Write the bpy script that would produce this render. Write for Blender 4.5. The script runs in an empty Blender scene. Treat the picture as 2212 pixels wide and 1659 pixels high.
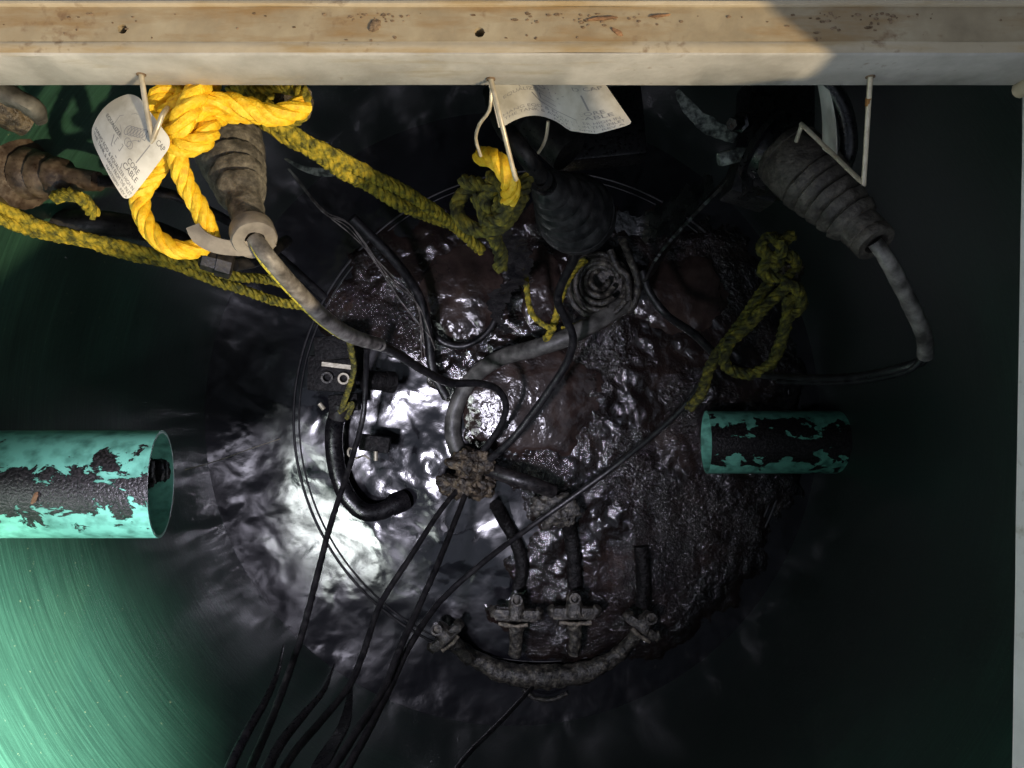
import bpy, bmesh, math, random
from mathutils import Vector, Matrix, noise
random.seed(7)
S = bpy.context.scene
COL = S.collection
# ---------------------------------------------------------------- camera
CAMZ = 0.5
F = 1600.0
cam_d = bpy.data.cameras.new('camera'); cam = bpy.data.objects.new('camera', cam_d); COL.objects.link(cam)
cam.location = (0, 0, CAMZ); cam.rotation_euler = (0, 0, 0)
cam_d.sensor_width = 36; cam_d.lens = 36*F/2212; cam_d.clip_start = 0.01; cam_d.clip_end = 500
S.camera = cam
# ---------------------------------------------------------------- sky, sun, torches
SUN = Vector((.65, -.5, .57)).normalized()
W = bpy.data.worlds.new('World'); S.world = W; W.use_nodes = True
nt = W.node_tree; bg = nt.nodes['Background']; sk = nt.nodes.new('ShaderNodeTexSky'); sk.sky_type = 'NISHITA'
sk.sun_disc = False; sk.sun_elevation = math.asin(SUN.z); sk.sun_rotation = math.atan2(SUN.x, SUN.y)
hs = nt.nodes.new('ShaderNodeHueSaturation'); hs.inputs['Saturation'].default_value = .45; nt.links.new(sk.outputs[0], hs.inputs['Color'])
nt.links.new(hs.outputs[0], bg.inputs[0]); bg.inputs[1].default_value = 0.135
sd = bpy.data.lights.new('sun', 'SUN'); so = bpy.data.objects.new('sun', sd); COL.objects.link(so)
sd.energy = 3.2; sd.angle = math.radians(1.2); sd.color = (1, .80, .50)
so.rotation_euler = SUN.to_track_quat('Z', 'Y').to_euler()
def torch(name, loc, aim, watts, size, blend, rad, col):
    d = bpy.data.lights.new(name, 'SPOT'); o = bpy.data.objects.new(name, d); COL.objects.link(o)
    d.energy = watts; d.spot_size = math.radians(size); d.spot_blend = blend; d.shadow_soft_size = rad; d.color = col
    o.location = loc; o.rotation_euler = (Vector(loc)-Vector(aim)).to_track_quat('Z', 'Y').to_euler()
    return o
torch('phone_torch', (-.07, -.17, .45), (-.60, -.42, -.06), 600, 55, 1.0, .006, (.93, 1, .97))
torch('hand_torch', (-.30, -.26, .52), (-.14, -.14, -.85), 54, 51, 1.0, .045, (.86, .83, 1))
S.view_settings.view_transform = 'Standard'; S.view_settings.look = 'None'
S.view_settings.exposure = 0.12; S.view_settings.gamma = 1
# ---------------------------------------------------------------- helpers
def D(px, py, d):
    """point seen at (px,py) of the 2212-wide photo view, d metres below the lens"""
    return Vector(((px-1106)/F*d, (829.5-py)/F*d, CAMZ-d))
def pxr(n, d): return n*d/F
WATER = CAMZ-1.35
def cat(ps, step=.004, r=None):
    """catmull-rom through ps, resampled about every step; r = radii list"""
    P = [Vector(p) for p in ps]; n = len(P)
    R = r if isinstance(r, (list, tuple)) else [r or 0]*n
    P2 = [P[0]*2-P[1]]+P+[P[-1]*2-P[-2]]
    out, ro = [], []
    for i in range(n-1):
        a, b, c, d = P2[i:i+4]
        k = max(2, int((c-b).length/step))
        for j in range(k):
            t = j/k
            out.append(.5*((2*b)+(-a+c)*t+(2*a-5*b+4*c-d)*t*t+(-a+3*b-3*c+d)*t**3)); ro.append(R[i]*(1-t)+R[i+1]*t)
    out.append(P[-1]); ro.append(R[-1])
    return out, ro
def frames(P):
    T = []
    for i in range(len(P)):
        t = (P[min(i+1, len(P)-1)]-P[max(i-1, 0)])
        T.append(t.normalized() if t.length > 1e-9 else Vector((1, 0, 0)))
    up = Vector((0, 0, 1)) if abs(T[0].z) < .9 else Vector((0, 1, 0))
    n = (up-T[0]*up.dot(T[0])).normalized(); out = []
    for t in T:
        n = n-t*n.dot(t)
        n = n.normalized() if n.length > 1e-6 else t.orthogonal().normalized()
        out.append((t, n, t.cross(n)))
    return out
class MB:
    def __init__(s): s.v = []; s.f = []
    def tube(s, ps, r, n=12, step=.004, caps=True, jit=0, jsc=150, smooth=True):
        if smooth: P, R = cat(ps, step, r)
        else: P = [Vector(p) for p in ps]; R = r if isinstance(r, (list, tuple)) else [r]*len(P)
        Fm = frames(P); b = len(s.v)
        for p, q, (t, u, w) in zip(P, R, Fm):
            for k in range(n):
                a = 2*math.pi*k/n; d = u*math.cos(a)+w*math.sin(a); x = p+d*q
                if jit: x = x+d*jit*noise.noise(x*jsc)
                s.v.append(x)
        for i in range(len(P)-1):
            for k in range(n):
                k2 = (k+1) % n
                s.f.append((b+i*n+k, b+i*n+k2, b+(i+1)*n+k2, b+(i+1)*n+k))
        if caps:
            s.f.append(tuple(b+k for k in reversed(range(n)))); s.f.append(tuple(b+(len(P)-1)*n+k for k in range(n)))
        return s
    def rope(s, ps, r, pitch=None, strands=4, n=8, fuzz=.00035, flat=1):
        pitch = pitch or r*6.0
        P, _ = cat(ps, pitch/14); Fm = frames(P)
        L = [0]
        for i in range(1, len(P)): L.append(L[-1]+(P[i]-P[i-1]).length)
        for q in range(strands):
            Q = []
            for p, l, (t, u, w) in zip(P, L, Fm):
                a = 2*math.pi*(l/pitch+q/strands)
                x = p+(u*math.cos(a)+w*math.sin(a)*flat)*r*.56
                if fuzz: x = x+noise.noise_vector(x*260)*fuzz
                Q.append(x)
            s.tube(Q, r*.5, n=n, smooth=False, jit=fuzz*1.2, jsc=500)
        return s
    def box(s, c, sz, M=None, bev=.0):
        c = Vector(c); b = len(s.v); x, y, z = [q/2 for q in sz]; M = M or Matrix.Identity(3)
        bm = bmesh.new(); bmesh.ops.create_cube(bm, size=1)
        for v in bm.verts: v.co = Vector((v.co.x*sz[0], v.co.y*sz[1], v.co.z*sz[2]))
        if bev: bmesh.ops.bevel(bm, geom=bm.edges[:], offset=bev, segments=2, affect='EDGES', profile=.6)
        bm.verts.index_update()
        for v in bm.verts: s.v.append(c+M@v.co)
        for f in bm.faces: s.f.append(tuple(b+v.index for v in f.verts))
        bm.free(); return s
    def lathe(s, prof, a, b_, n=40, jit=0, jsc=120, caps=True):
        """prof: (t 0..1 along a->b, radius)"""
        a = Vector(a); b_ = Vector(b_); t = (b_-a); L = t.length; t = t/L
        u = t.orthogonal().normalized(); w = t.cross(u); b = len(s.v)
        for (q, r) in prof:
            for k in range(n):
                an = 2*math.pi*k/n; d = u*math.cos(an)+w*math.sin(an); x = a+t*L*q+d*r
                if jit: x = x+d*jit*noise.fractal(x*jsc, 1, 2, 3)
                s.v.append(x)
        for i in range(len(prof)-1):
            for k in range(n):
                k2 = (k+1) % n; s.f.append((b+i*n+k, b+i*n+k2, b+(i+1)*n+k2, b+(i+1)*n+k))
        if caps:
            s.f.append(tuple(b+k for k in reversed(range(n)))); s.f.append(tuple(b+(len(prof)-1)*n+k for k in range(n)))
        return s
    def ribbon(s, ps, w, th, side=None, jag=0, step=.004):
        """flat strap; side = direction its width lies in; w number or list"""
        P, R = cat(ps, step, w); Fm = frames(P); b = len(s.v); m = len(P)
        for i, (p, q, (t, u, v)) in enumerate(zip(P, R, Fm)):
            sd_ = (side-t*side.dot(t)).normalized() if side else v
            nn = t.cross(sd_)
            j1 = jag*noise.noise(p*130); j2 = jag*noise.noise(p*130+Vector((9, 0, 0)))
            for a, c in ((-1, -1), (1, -1), (1, 1), (-1, 1)):
                s.v.append(p+sd_*(a*q/2+(j1 if a < 0 else j2))+nn*c*th/2)
        for i in range(m-1):
            for k in range(4):
                k2 = (k+1) % 4; s.f.append((b+i*4+k, b+i*4+k2, b+(i+1)*4+k2, b+(i+1)*4+k))
        s.f.append((b, b+1, b+2, b+3)); s.f.append(tuple(b+(m-1)*4+k for k in (3, 2, 1, 0)))
        return s
    def blob(s, c, sz, amp=.3, sc=60, sub=4):
        bm = bmesh.new(); bmesh.ops.create_icosphere(bm, subdivisions=sub, radius=1); b = len(s.v); c = Vector(c)
        bm.verts.index_update()
        for v in bm.verts:
            d = Vector((v.co.x*sz[0], v.co.y*sz[1], v.co.z*sz[2])); x = c+d
            s.v.append(c+d*(1+amp*noise.fractal(x*sc, .9, 2.1, 4)))
        for f in bm.faces: s.f.append(tuple(b+v.index for v in f.verts))
        bm.free(); return s
    def sheet(s, fn, nu, nv, th, keep=None):
        """surface fn(u,v) given a thickness"""
        b = len(s.v); G = [[fn(i/nu, j/nv) for j in range(nv+1)] for i in range(nu+1)]
        N = []
        for i in range(nu+1):
            row = []
            for j in range(nv+1):
                a = G[min(i+1, nu)][j]-G[max(i-1, 0)][j]; c = G[i][min(j+1, nv)]-G[i][max(j-1, 0)]
                q = a.cross(c); row.append(q.normalized() if q.length > 1e-12 else Vector((0, 0, 1)))
            N.append(row)
        for sg in (.5, -.5):
            for i in range(nu+1):
                for j in range(nv+1): s.v.append(G[i][j]+N[i][j]*th*sg)
        M = (nu+1)*(nv+1); I = lambda i, j, k: b+k*M+i*(nv+1)+j
        for i in range(nu):
            for j in range(nv):
                s.f.append((I(i, j, 0), I(i+1, j, 0), I(i+1, j+1, 0), I(i, j+1, 0)))
                s.f.append((I(i, j, 1), I(i, j+1, 1), I(i+1, j+1, 1), I(i+1, j, 1)))
        for i in range(nu):
            s.f.append((I(i, 0, 0), I(i, 0, 1), I(i+1, 0, 1), I(i+1, 0, 0))); s.f.append((I(i, nv, 0), I(i+1, nv, 0), I(i+1, nv, 1), I(i, nv, 1)))
        for j in range(nv):
            s.f.append((I(0, j, 0), I(0, j+1, 0), I(0, j+1, 1), I(0, j, 1))); s.f.append((I(nu, j, 0), I(nu, j, 1), I(nu, j+1, 1), I(nu, j+1, 0)))
        return s
    def build(s, name, m, parent=None, smooth=True, recalc=True):
        me = bpy.data.meshes.new(name); me.from_pydata([tuple(v) for v in s.v], [], s.f)
        if recalc:
            bm = bmesh.new(); bm.from_mesh(me); bmesh.ops.recalc_face_normals(bm, faces=bm.faces[:]); bm.to_mesh(me); bm.free()
        if smooth:
            for p in me.polygons: p.use_smooth = True
            try: me.set_sharp_from_angle(angle=math.radians(42))
            except Exception: pass
        me.materials.append(m)
        o = bpy.data.objects.new(name, me); COL.objects.link(o)
        if parent: o.parent = parent; o.matrix_parent_inverse = Matrix.Translation(-parent.location)
        return o
def tag(o, label, cat_, group=None, kind=None):
    if label: o['label'] = label
    if cat_: o['category'] = cat_
    if group: o['group'] = group
    if kind: o['kind'] = kind
    return o
def thing(name, label, cat_, loc, group=None):
    o = bpy.data.objects.new(name, None); COL.objects.link(o); o.location = loc; o.empty_display_size = .02
    return tag(o, label, cat_, group)
# ---------------------------------------------------------------- materials
def mat(name, cols, scale=40, detail=6, rough=.6, rough2=None, bump=.3, bscale=None, bdist=.001, metal=0, spec=.5, stretch=(1, 1, 1), coat=0, lo=.35, hi=.65, distort=0, nrough=.6):
    """procedural grime: colours blended by fractal noise in object space, noise bump and roughness"""
    m = bpy.data.materials.new(name); m.use_nodes = True; t = m.node_tree; N = t.nodes; L = t.links
    p = N['Principled BSDF']; tc = N.new('ShaderNodeTexCoord'); mp = N.new('ShaderNodeMapping'); mp.inputs['Scale'].default_value = stretch
    L.new(tc.outputs['Object'], mp.inputs[0])
    n = N.new('ShaderNodeTexNoise'); n.inputs['Scale'].default_value = scale; n.inputs['Detail'].default_value = detail; n.inputs['Roughness'].default_value = nrough; n.inputs['Distortion'].default_value = distort
    L.new(mp.outputs[0], n.inputs['Vector'])
    r = N.new('ShaderNodeValToRGB'); L.new(n.outputs['Fac'], r.inputs[0])
    e = r.color_ramp.elements; k = len(cols)
    e[0].position = lo; e[0].color = (*cols[0], 1)
    if k == 1: e[1].position = hi; e[1].color = (*cols[0], 1)
    else:
        e[1].position = hi; e[1].color = (*cols[-1], 1)
        for i in range(1, k-1):
            q = r.color_ramp.elements.new(lo+(hi-lo)*i/(k-1)); q.color = (*cols[i], 1)
    L.new(r.outputs[0], p.inputs['Base Color'])
    n2 = N.new('ShaderNodeTexNoise'); n2.inputs['Scale'].default_value = bscale or scale*3; n2.inputs['Detail'].default_value = 5
    L.new(mp.outputs[0], n2.inputs['Vector'])
    b = N.new('ShaderNodeBump'); b.inputs['Strength'].default_value = bump; b.inputs['Distance'].default_value = bdist
    L.new(n2.outputs['Fac'], b.inputs['Height']); L.new(b.outputs[0], p.inputs['Normal'])
    mr = N.new('ShaderNodeMapRange'); mr.inputs['To Min'].default_value = rough; mr.inputs['To Max'].default_value = rough if rough2 is None else rough2
    mr.inputs['From Min'].default_value = .3; mr.inputs['From Max'].default_value = .7
    L.new(n2.outputs['Fac'], mr.inputs[0]); L.new(mr.outputs[0], p.inputs['Roughness'])
    p.inputs['Metallic'].default_value = metal; p.inputs['Specular IOR Level'].default_value = spec; p.inputs['Coat Weight'].default_value = coat
    p.inputs['Coat Roughness'].default_value = .12
    return m
def nodes(m): return m.node_tree.nodes, m.node_tree.links
M_rope = mat('yellow_rope_fibre', [(.78, .42, .015), (.95, .60, .02), (1, .70, .06)], 160, rough=.5, bump=1, bscale=700, bdist=.0009, stretch=(1, 1, 1))
M_moss = mat('grimy_rope_fibre', [(.06, .06, .010), (.20, .175, .014), (.40, .31, .02), (.52, .38, .03)], 130, rough=.8, bump=1, bscale=900, bdist=.001, lo=.36, hi=.68)
M_moss2 = mat('mouldy_rope_fibre', [(.025, .025, .012), (.09, .085, .018), (.22, .19, .025), (.42, .32, .03)], 110, rough=.85, bump=1, bscale=900, bdist=.001, lo=.36, hi=.72)
M_rubber = mat('muddy_rubber', [(.03, .028, .025), (.085, .078, .068), (.18, .165, .14), (.36, .33, .27)], 95, detail=9, rough=.35, rough2=.75, bump=.6, bscale=260, bdist=.001, lo=.32, hi=.72, nrough=.72)
M_rubber_d = mat('dark_rubber', [(.006, .0055, .006), (.018, .016, .016), (.04, .036, .034)], 80, rough=.25, rough2=.6, bump=.5, bscale=300, bdist=.0008)
M_rubber_b = mat('brown_rubber', [(.022, .014, .01), (.055, .038, .028), (.12, .09, .065)], 60, rough=.25, rough2=.65, bump=.5, bscale=240, bdist=.001)
M_black = mat('wet_black', [(.003, .003, .004), (.012, .011, .012)], 60, rough=.18, rough2=.5, bump=.4, bscale=220, bdist=.0008)
M_pitch = mat('sludge_coated_casting', [(.002, .002, .002), (.008, .007, .007), (.03, .027, .024)], 90, detail=8, rough=.45, rough2=.8, bump=1, bscale=220, bdist=.003, spec=.25, lo=.35, hi=.8)
M_cable = mat('black_cable_skin', [(.004, .004, .005), (.018, .017, .018), (.05, .046, .042)], 90, rough=.25, rough2=.6, bump=.5, bscale=500, bdist=.0005, lo=.35, hi=.8)
M_cable_g = mat('grey_cable_sleeve', [(.05, .045, .04), (.16, .145, .13), (.30, .28, .25)], 60, rough=.35, rough2=.6, bump=.3, bscale=300, bdist=.0005)
M_hose = mat('grey_hose', [(.028, .027, .024), (.08, .078, .07), (.15, .145, .13)], 40, rough=.4, rough2=.6, bump=.25, bscale=200, bdist=.0006)
M_wire = mat('galvanised_wire', [(.42, .36, .26), (.62, .56, .44)], 120, rough=.35, bump=.2, bscale=500, metal=.35, bdist=.0003)
M_rust = mat('rust', [(.35, .15, .03), (.2, .09, .02)], 200, rough=.8)
M_tagm = mat('tag_paper', [(.42, .40, .35), (.60, .59, .55), (.72, .71, .68)], 26, rough=.45, bump=.05, bscale=150, bdist=.0003)
M_ink = mat('ink', [(.10, .10, .11)], 40, rough=.6, bump=0)
M_ink2 = mat('faded_ink', [(.26, .26, .27)], 40, rough=.6, bump=0)
M_strap = mat('grey_strap', [(.16, .14, .12), (.3, .27, .23)], 60, rough=.5, bump=.3, bscale=300, bdist=.0005)
M_pale = mat('pale_scabby_plastic', [(.012, .012, .012), (.10, .11, .10), (.32, .34, .30)], 120, rough=.5, bump=.5, lo=.35, hi=.6)
M_yel = mat('yellow_stripe', [(.08, .08, .02), (.55, .48, .05)], 300, rough=.5, lo=.4, hi=.5)
M_mud = mat('tan_mud', [(.012, .009, .006), (.035, .026, .017), (.15, .115, .07)], 90, detail=8, rough=.3, rough2=.8, bump=1, bscale=260, bdist=.003)
M_leaf = mat('dead_leaf', [(.14, .07, .03), (.36, .19, .09)], 100, rough=.7, bump=.6, bscale=300)
M_crumb = mat('dirt_crumbs', [(.10, .06, .03), (.30, .21, .13)], 300, rough=.9, bump=.8)
M_iron = mat('crusted_iron', [(.012, .011, .010), (.06, .055, .045), (.20, .18, .14)], 110, detail=8, rough=.22, rough2=.6, bump=1, bscale=300, bdist=.002, lo=.38, hi=.72)
M_worn = mat('rubbed_crust', [(.04, .035, .028), (.14, .12, .09), (.30, .26, .19)], 160, rough=.6, bump=1, bscale=300, bdist=.001)
M_brass = mat('worn_pale_metal', [(.28, .25, .18), (.5, .46, .36)], 120, rough=.45, metal=.3, bump=.4)
M_film = mat('torn_plastic_film', [(.008, .008, .009), (.03, .028, .028)], 50, rough=.15, rough2=.35, bump=.8, bscale=50, bdist=.006)
M_deck = mat('aluminium_deck', [(.30, .285, .27), (.40, .38, .35), (.47, .45, .42)], 60, rough=.5, rough2=.7, bump=.3, bscale=200, bdist=.0006)
M_ground = mat('gravel_ground', [(.12, .10, .07), (.26, .23, .18)], 15, rough=.9, bump=.8)
# stained frame metal: tan gutter, grey flange
def stained(name, base, tan, amt, spk=.34):
    m = mat(name, base, 28, detail=9, rough=.45, rough2=.75, bump=.45, bscale=170, bdist=.0009, lo=.3, hi=.7)
    N, L = nodes(m); p = N['Principled BSDF']; old = p.inputs['Base Color'].links[0].from_socket
    tc = [x for x in N if x.type == 'TEX_COORD'][0]
    mp = N.new('ShaderNodeMapping'); mp.inputs['Scale'].default_value = (7, 38, 38); L.new(tc.outputs['Object'], mp.inputs[0])
    n = N.new('ShaderNodeTexNoise'); n.inputs['Scale'].default_value = 1.6; n.inputs['Detail'].default_value = 8; n.inputs['Roughness'].default_value = .62; L.new(mp.outputs[0], n.inputs['Vector'])
    r = N.new('ShaderNodeValToRGB'); r.color_ramp.elements[0].position = amt; r.color_ramp.elements[1].position = amt+.16; L.new(n.outputs['Fac'], r.inputs[0])
    mx = N.new('ShaderNodeMix'); mx.data_type = 'RGBA'; L.new(r.outputs[0], mx.inputs[0]); L.new(old, mx.inputs[6]); mx.inputs[7].default_value = (*tan, 1)
    # dirt specks, pits
    n3 = N.new('ShaderNodeTexNoise'); n3.inputs['Scale'].default_value = 150; n3.inputs['Detail'].default_value = 5; L.new(tc.outputs['Object'], n3.inputs['Vector'])
    n4 = N.new('ShaderNodeTexNoise'); n4.inputs['Scale'].default_value = 14; n4.inputs['Detail'].default_value = 3; L.new(tc.outputs['Object'], n4.inputs['Vector'])
    mu = N.new('ShaderNodeMath'); mu.operation = 'MULTIPLY'; L.new(n3.outputs['Fac'], mu.inputs[0]); L.new(n4.outputs['Fac'], mu.inputs[1])
    r3 = N.new('ShaderNodeValToRGB'); r3.color_ramp.elements[0].position = spk; r3.color_ramp.elements[1].position = spk+.16; L.new(mu.outputs[0], r3.inputs[0])
    mx2 = N.new('ShaderNodeMix'); mx2.data_type = 'RGBA'; L.new(r3.outputs[0], mx2.inputs[0]); L.new(mx.outputs[2], mx2.inputs[6]); mx2.inputs[7].default_value = (.20, .12, .06, 1)
    L.new(mx2.outputs[2], p.inputs['Base Color'])
    return m
M_gutter = stained('tan_stained_gutter', [(.27, .215, .135), (.36, .29, .185), (.43, .36, .24)], (.30, .20, .095), .46, .335)
M_lip = stained('scuffed_lip', [(.44, .36, .24), (.54, .46, .33)], (.40, .29, .15), .5)
M_flange = stained('grey_flange', [(.34, .315, .28), (.44, .415, .375), (.54, .51, .465)], (.36, .30, .20), .6, .40)
M_white = stained('white_flange', [(.66, .64, .60), (.78, .76, .72)], (.45, .42, .34), .6, .42)
# tank wall: filament-wound green, fine hoop lines, scratches
def wall_mat():
    m = bpy.data.materials.new('green_fibreglass'); m.use_nodes = True; N, L = nodes(m); p = N['Principled BSDF']
    tc = N.new('ShaderNodeTexCoord'); sep = N.new('ShaderNodeSeparateXYZ'); L.new(tc.outputs['Object'], sep.inputs[0])
    at = N.new('ShaderNodeMath'); at.operation = 'ARCTAN2'; L.new(sep.outputs[1], at.inputs[0]); L.new(sep.outputs[0], at.inputs[1])
    def noise_(sa, sz, sc, det, ro=.6):
        c = N.new('ShaderNodeCombineXYZ'); a = N.new('ShaderNodeMath'); a.operation = 'MULTIPLY'; a.inputs[1].default_value = sa; L.new(at.outputs[0], a.inputs[0])
        b = N.new('ShaderNodeMath'); b.operation = 'MULTIPLY'; b.inputs[1].default_value = sz; L.new(sep.outputs[2], b.inputs[0])
        L.new(a.outputs[0], c.inputs[0]); L.new(b.outputs[0], c.inputs[1])
        n = N.new('ShaderNodeTexNoise'); n.inputs['Scale'].default_value = sc; n.inputs['Detail'].default_value = det; n.inputs['Roughness'].default_value = ro
        L.new(c.outputs[0], n.inputs['Vector']); return n.outputs['Fac']
    hoop = noise_(2.2, 170, 1.5, 7, .8)
    speck = noise_(60, 75, 1.6, 4, .6)
    big = noise_(1.2, 5, 1.3, 4)
    scr = noise_(9, 38, 1.5, 9, .78)
    r = N.new('ShaderNodeValToRGB'); e = r.color_ramp.elements; e[0].position = .28; e[0].color = (.014, .042, .029, 1); e[1].position = .74; e[1].color = (.05, .14, .092, 1)
    q = e.new(.48); q.color = (.024, .072, .048, 1); L.new(hoop, r.inputs[0])
    r2 = N.new('ShaderNodeValToRGB'); r2.color_ramp.elements[0].position = .67; r2.color_ramp.elements[1].position = .76; L.new(speck, r2.inputs[0])
    mx = N.new('ShaderNodeMix'); mx.data_type = 'RGBA'; L.new(r2.outputs[0], mx.inputs[0]); L.new(r.outputs[0], mx.inputs[6]); mx.inputs[7].default_value = (.26, .30, .17, 1)
    r4 = N.new('ShaderNodeValToRGB'); r4.color_ramp.elements[0].position = .665; r4.color_ramp.elements[1].position = .74; L.new(scr, r4.inputs[0])
    mx3 = N.new('ShaderNodeMix'); mx3.data_type = 'RGBA'; L.new(r4.outputs[0], mx3.inputs[0]); L.new(mx.outputs[2], mx3.inputs[6]); mx3.inputs[7].default_value = (.32, .40, .28, 1)
    r3 = N.new('ShaderNodeValToRGB'); r3.color_ramp.elements[0].position = .3; r3.color_ramp.elements[1].position = .7; r3.color_ramp.elements[0].color = (.45, .45, .45, 1); L.new(big, r3.inputs[0])
    mx2 = N.new('ShaderNodeMix'); mx2.data_type = 'RGBA'; mx2.blend_type = 'MULTIPLY'; mx2.inputs[0].default_value = 1; L.new(mx3.outputs[2], mx2.inputs[6]); L.new(r3.outputs[0], mx2.inputs[7])
    # slime colour towards the water line; reused below as painted shade on the far wall
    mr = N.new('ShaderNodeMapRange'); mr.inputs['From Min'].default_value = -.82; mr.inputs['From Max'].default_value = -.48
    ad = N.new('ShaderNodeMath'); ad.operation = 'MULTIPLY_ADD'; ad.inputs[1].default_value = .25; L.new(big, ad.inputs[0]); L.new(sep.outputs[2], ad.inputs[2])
    sx = N.new('ShaderNodeMapRange'); sx.inputs['From Min'].default_value = -.30; sx.inputs['From Max'].default_value = .2; sx.inputs['To Min'].default_value = 0; sx.inputs['To Max'].default_value = -.42; L.new(sep.outputs[0], sx.inputs[0])  # the same colour climbs higher on the right side
    sy = N.new('ShaderNodeMapRange'); sy.inputs['From Min'].default_value = .12; sy.inputs['From Max'].default_value = .30; sy.inputs['To Min'].default_value = 0; sy.inputs['To Max'].default_value = -.2; L.new(sep.outputs[1], sy.inputs[0])  # shade painted in: darkens the sun-struck far wall
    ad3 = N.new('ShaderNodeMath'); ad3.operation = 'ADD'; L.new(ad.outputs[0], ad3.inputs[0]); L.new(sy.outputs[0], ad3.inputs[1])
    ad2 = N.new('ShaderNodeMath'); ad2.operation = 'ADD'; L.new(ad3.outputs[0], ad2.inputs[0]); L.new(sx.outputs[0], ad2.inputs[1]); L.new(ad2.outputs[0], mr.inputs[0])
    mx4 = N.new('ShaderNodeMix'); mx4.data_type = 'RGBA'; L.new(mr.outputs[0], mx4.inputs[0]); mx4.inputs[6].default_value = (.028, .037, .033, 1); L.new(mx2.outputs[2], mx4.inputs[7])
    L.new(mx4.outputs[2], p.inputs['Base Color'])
    b = N.new('ShaderNodeBump'); b.inputs['Strength'].default_value = .4; b.inputs['Distance'].default_value = .0007; L.new(hoop, b.inputs['Height'])
    b2 = N.new('ShaderNodeBump'); b2.inputs['Strength'].default_value = .3; b2.inputs['Distance'].default_value = .001; L.new(speck, b2.inputs['Height']); L.new(b.outputs[0], b2.inputs['Normal'])
    L.new(b2.outputs[0], p.inputs['Normal']); p.inputs['Roughness'].default_value = .32
    return m
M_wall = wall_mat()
# turquoise pipe with a crust of black sludge along its top
def pipe_mat(name, width, rough_, seedv):
    m = bpy.data.materials.new(name); m.use_nodes = True; N, L = nodes(m); p = N['Principled BSDF']
    tc = N.new('ShaderNodeTexCoord'); sep = N.new('ShaderNodeSeparateXYZ'); L.new(tc.outputs['Object'], sep.inputs[0])
    ab = N.new('ShaderNodeMath'); ab.operation = 'ABSOLUTE'; L.new(sep.outputs[1], ab.inputs[0])
    mp = N.new('ShaderNodeMapping'); mp.inputs['Location'].default_value = seedv; mp.inputs['Rotation'].default_value = (0, 0, .7); mp.inputs['Scale'].default_value = (1, 1.6, 1); L.new(tc.outputs['Object'], mp.inputs[0])
    n = N.new('ShaderNodeTexNoise'); n.inputs['Scale'].default_value = 26; n.inputs['Detail'].default_value = 9; n.inputs['Roughness'].default_value = rough_; n.inputs['Distortion'].default_value = .4; L.new(mp.outputs[0], n.inputs['Vector'])
    a = N.new('ShaderNodeMath'); a.operation = 'MULTIPLY_ADD'; a.inputs[1].default_value = .15; L.new(n.outputs['Fac'], a.inputs[0]); a.inputs[2].default_value = width-.075
    s = N.new('ShaderNodeMath'); s.operation = 'SUBTRACT'; L.new(a.outputs[0], s.inputs[0]); L.new(ab.outputs[0], s.inputs[1])
    sl = N.new('ShaderNodeMapRange'); sl.inputs['From Min'].default_value = -.0006; sl.inputs['From Max'].default_value = .0006; L.new(s.outputs[0], sl.inputs[0])
    up = N.new('ShaderNodeMath'); up.operation = 'GREATER_THAN'; up.inputs[1].default_value = 0; L.new(sep.outputs[2], up.inputs[0])
    mk = N.new('ShaderNodeMath'); mk.operation = 'MULTIPLY'; L.new(sl.outputs[0], mk.inputs[0]); L.new(up.outputs[0], mk.inputs[1])
    n2 = N.new('ShaderNodeTexNoise'); n2.inputs['Scale'].default_value = 70; n2.inputs['Detail'].default_value = 6; L.new(tc.outputs['Object'], n2.inputs['Vector'])
    r = N.new('ShaderNodeValToRGB'); e = r.color_ramp.elements; e[0].position = .30; e[0].color = (.07, .22, .16, 1); e[1].position = .56; e[1].color = (.17, .50, .37, 1); L.new(n2.outputs['Fac'], r.inputs[0])
    n3 = N.new('ShaderNodeTexNoise'); n3.inputs['Scale'].default_value = 330; n3.inputs['Detail'].default_value = 4; L.new(tc.outputs['Object'], n3.inputs['Vector'])
    r2 = N.new('ShaderNodeValToRGB'); e = r2.color_ramp.elements; e[0].position = .4; e[0].color = (.006, .005, .005, 1); e[1].position = .75; e[1].color = (.045, .038, .038, 1); L.new(n3.outputs['Fac'], r2.inputs[0])
    mx = N.new('ShaderNodeMix'); mx.data_type = 'RGBA'; L.new(mk.outputs[0], mx.inputs[0]); L.new(r.outputs[0], mx.inputs[6]); L.new(r2.outputs[0], mx.inputs[7]); L.new(mx.outputs[2], p.inputs['Base Color'])
    h = N.new('ShaderNodeMath'); h.operation = 'MULTIPLY_ADD'; h.inputs[1].default_value = 1.2; L.new(n3.outputs['Fac'], h.inputs[0]); h.inputs[2].default_value = 1.4
    h2 = N.new('ShaderNodeMath'); h2.operation = 'MULTIPLY'; L.new(h.outputs[0], h2.inputs[0]); L.new(mk.outputs[0], h2.inputs[1])
    b = N.new('ShaderNodeBump'); b.inputs['Strength'].default_value = .8; b.inputs['Distance'].default_value = .0012; L.new(h2.outputs[0], b.inputs['Height']); L.new(b.outputs[0], p.inputs['Normal'])
    rr = N.new('ShaderNodeMapRange'); rr.inputs['To Min'].default_value = .42; rr.inputs['To Max'].default_value = .3; L.new(mk.outputs[0], rr.inputs[0]); L.new(rr.outputs[0], p.inputs['Roughness'])
    return m
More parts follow.
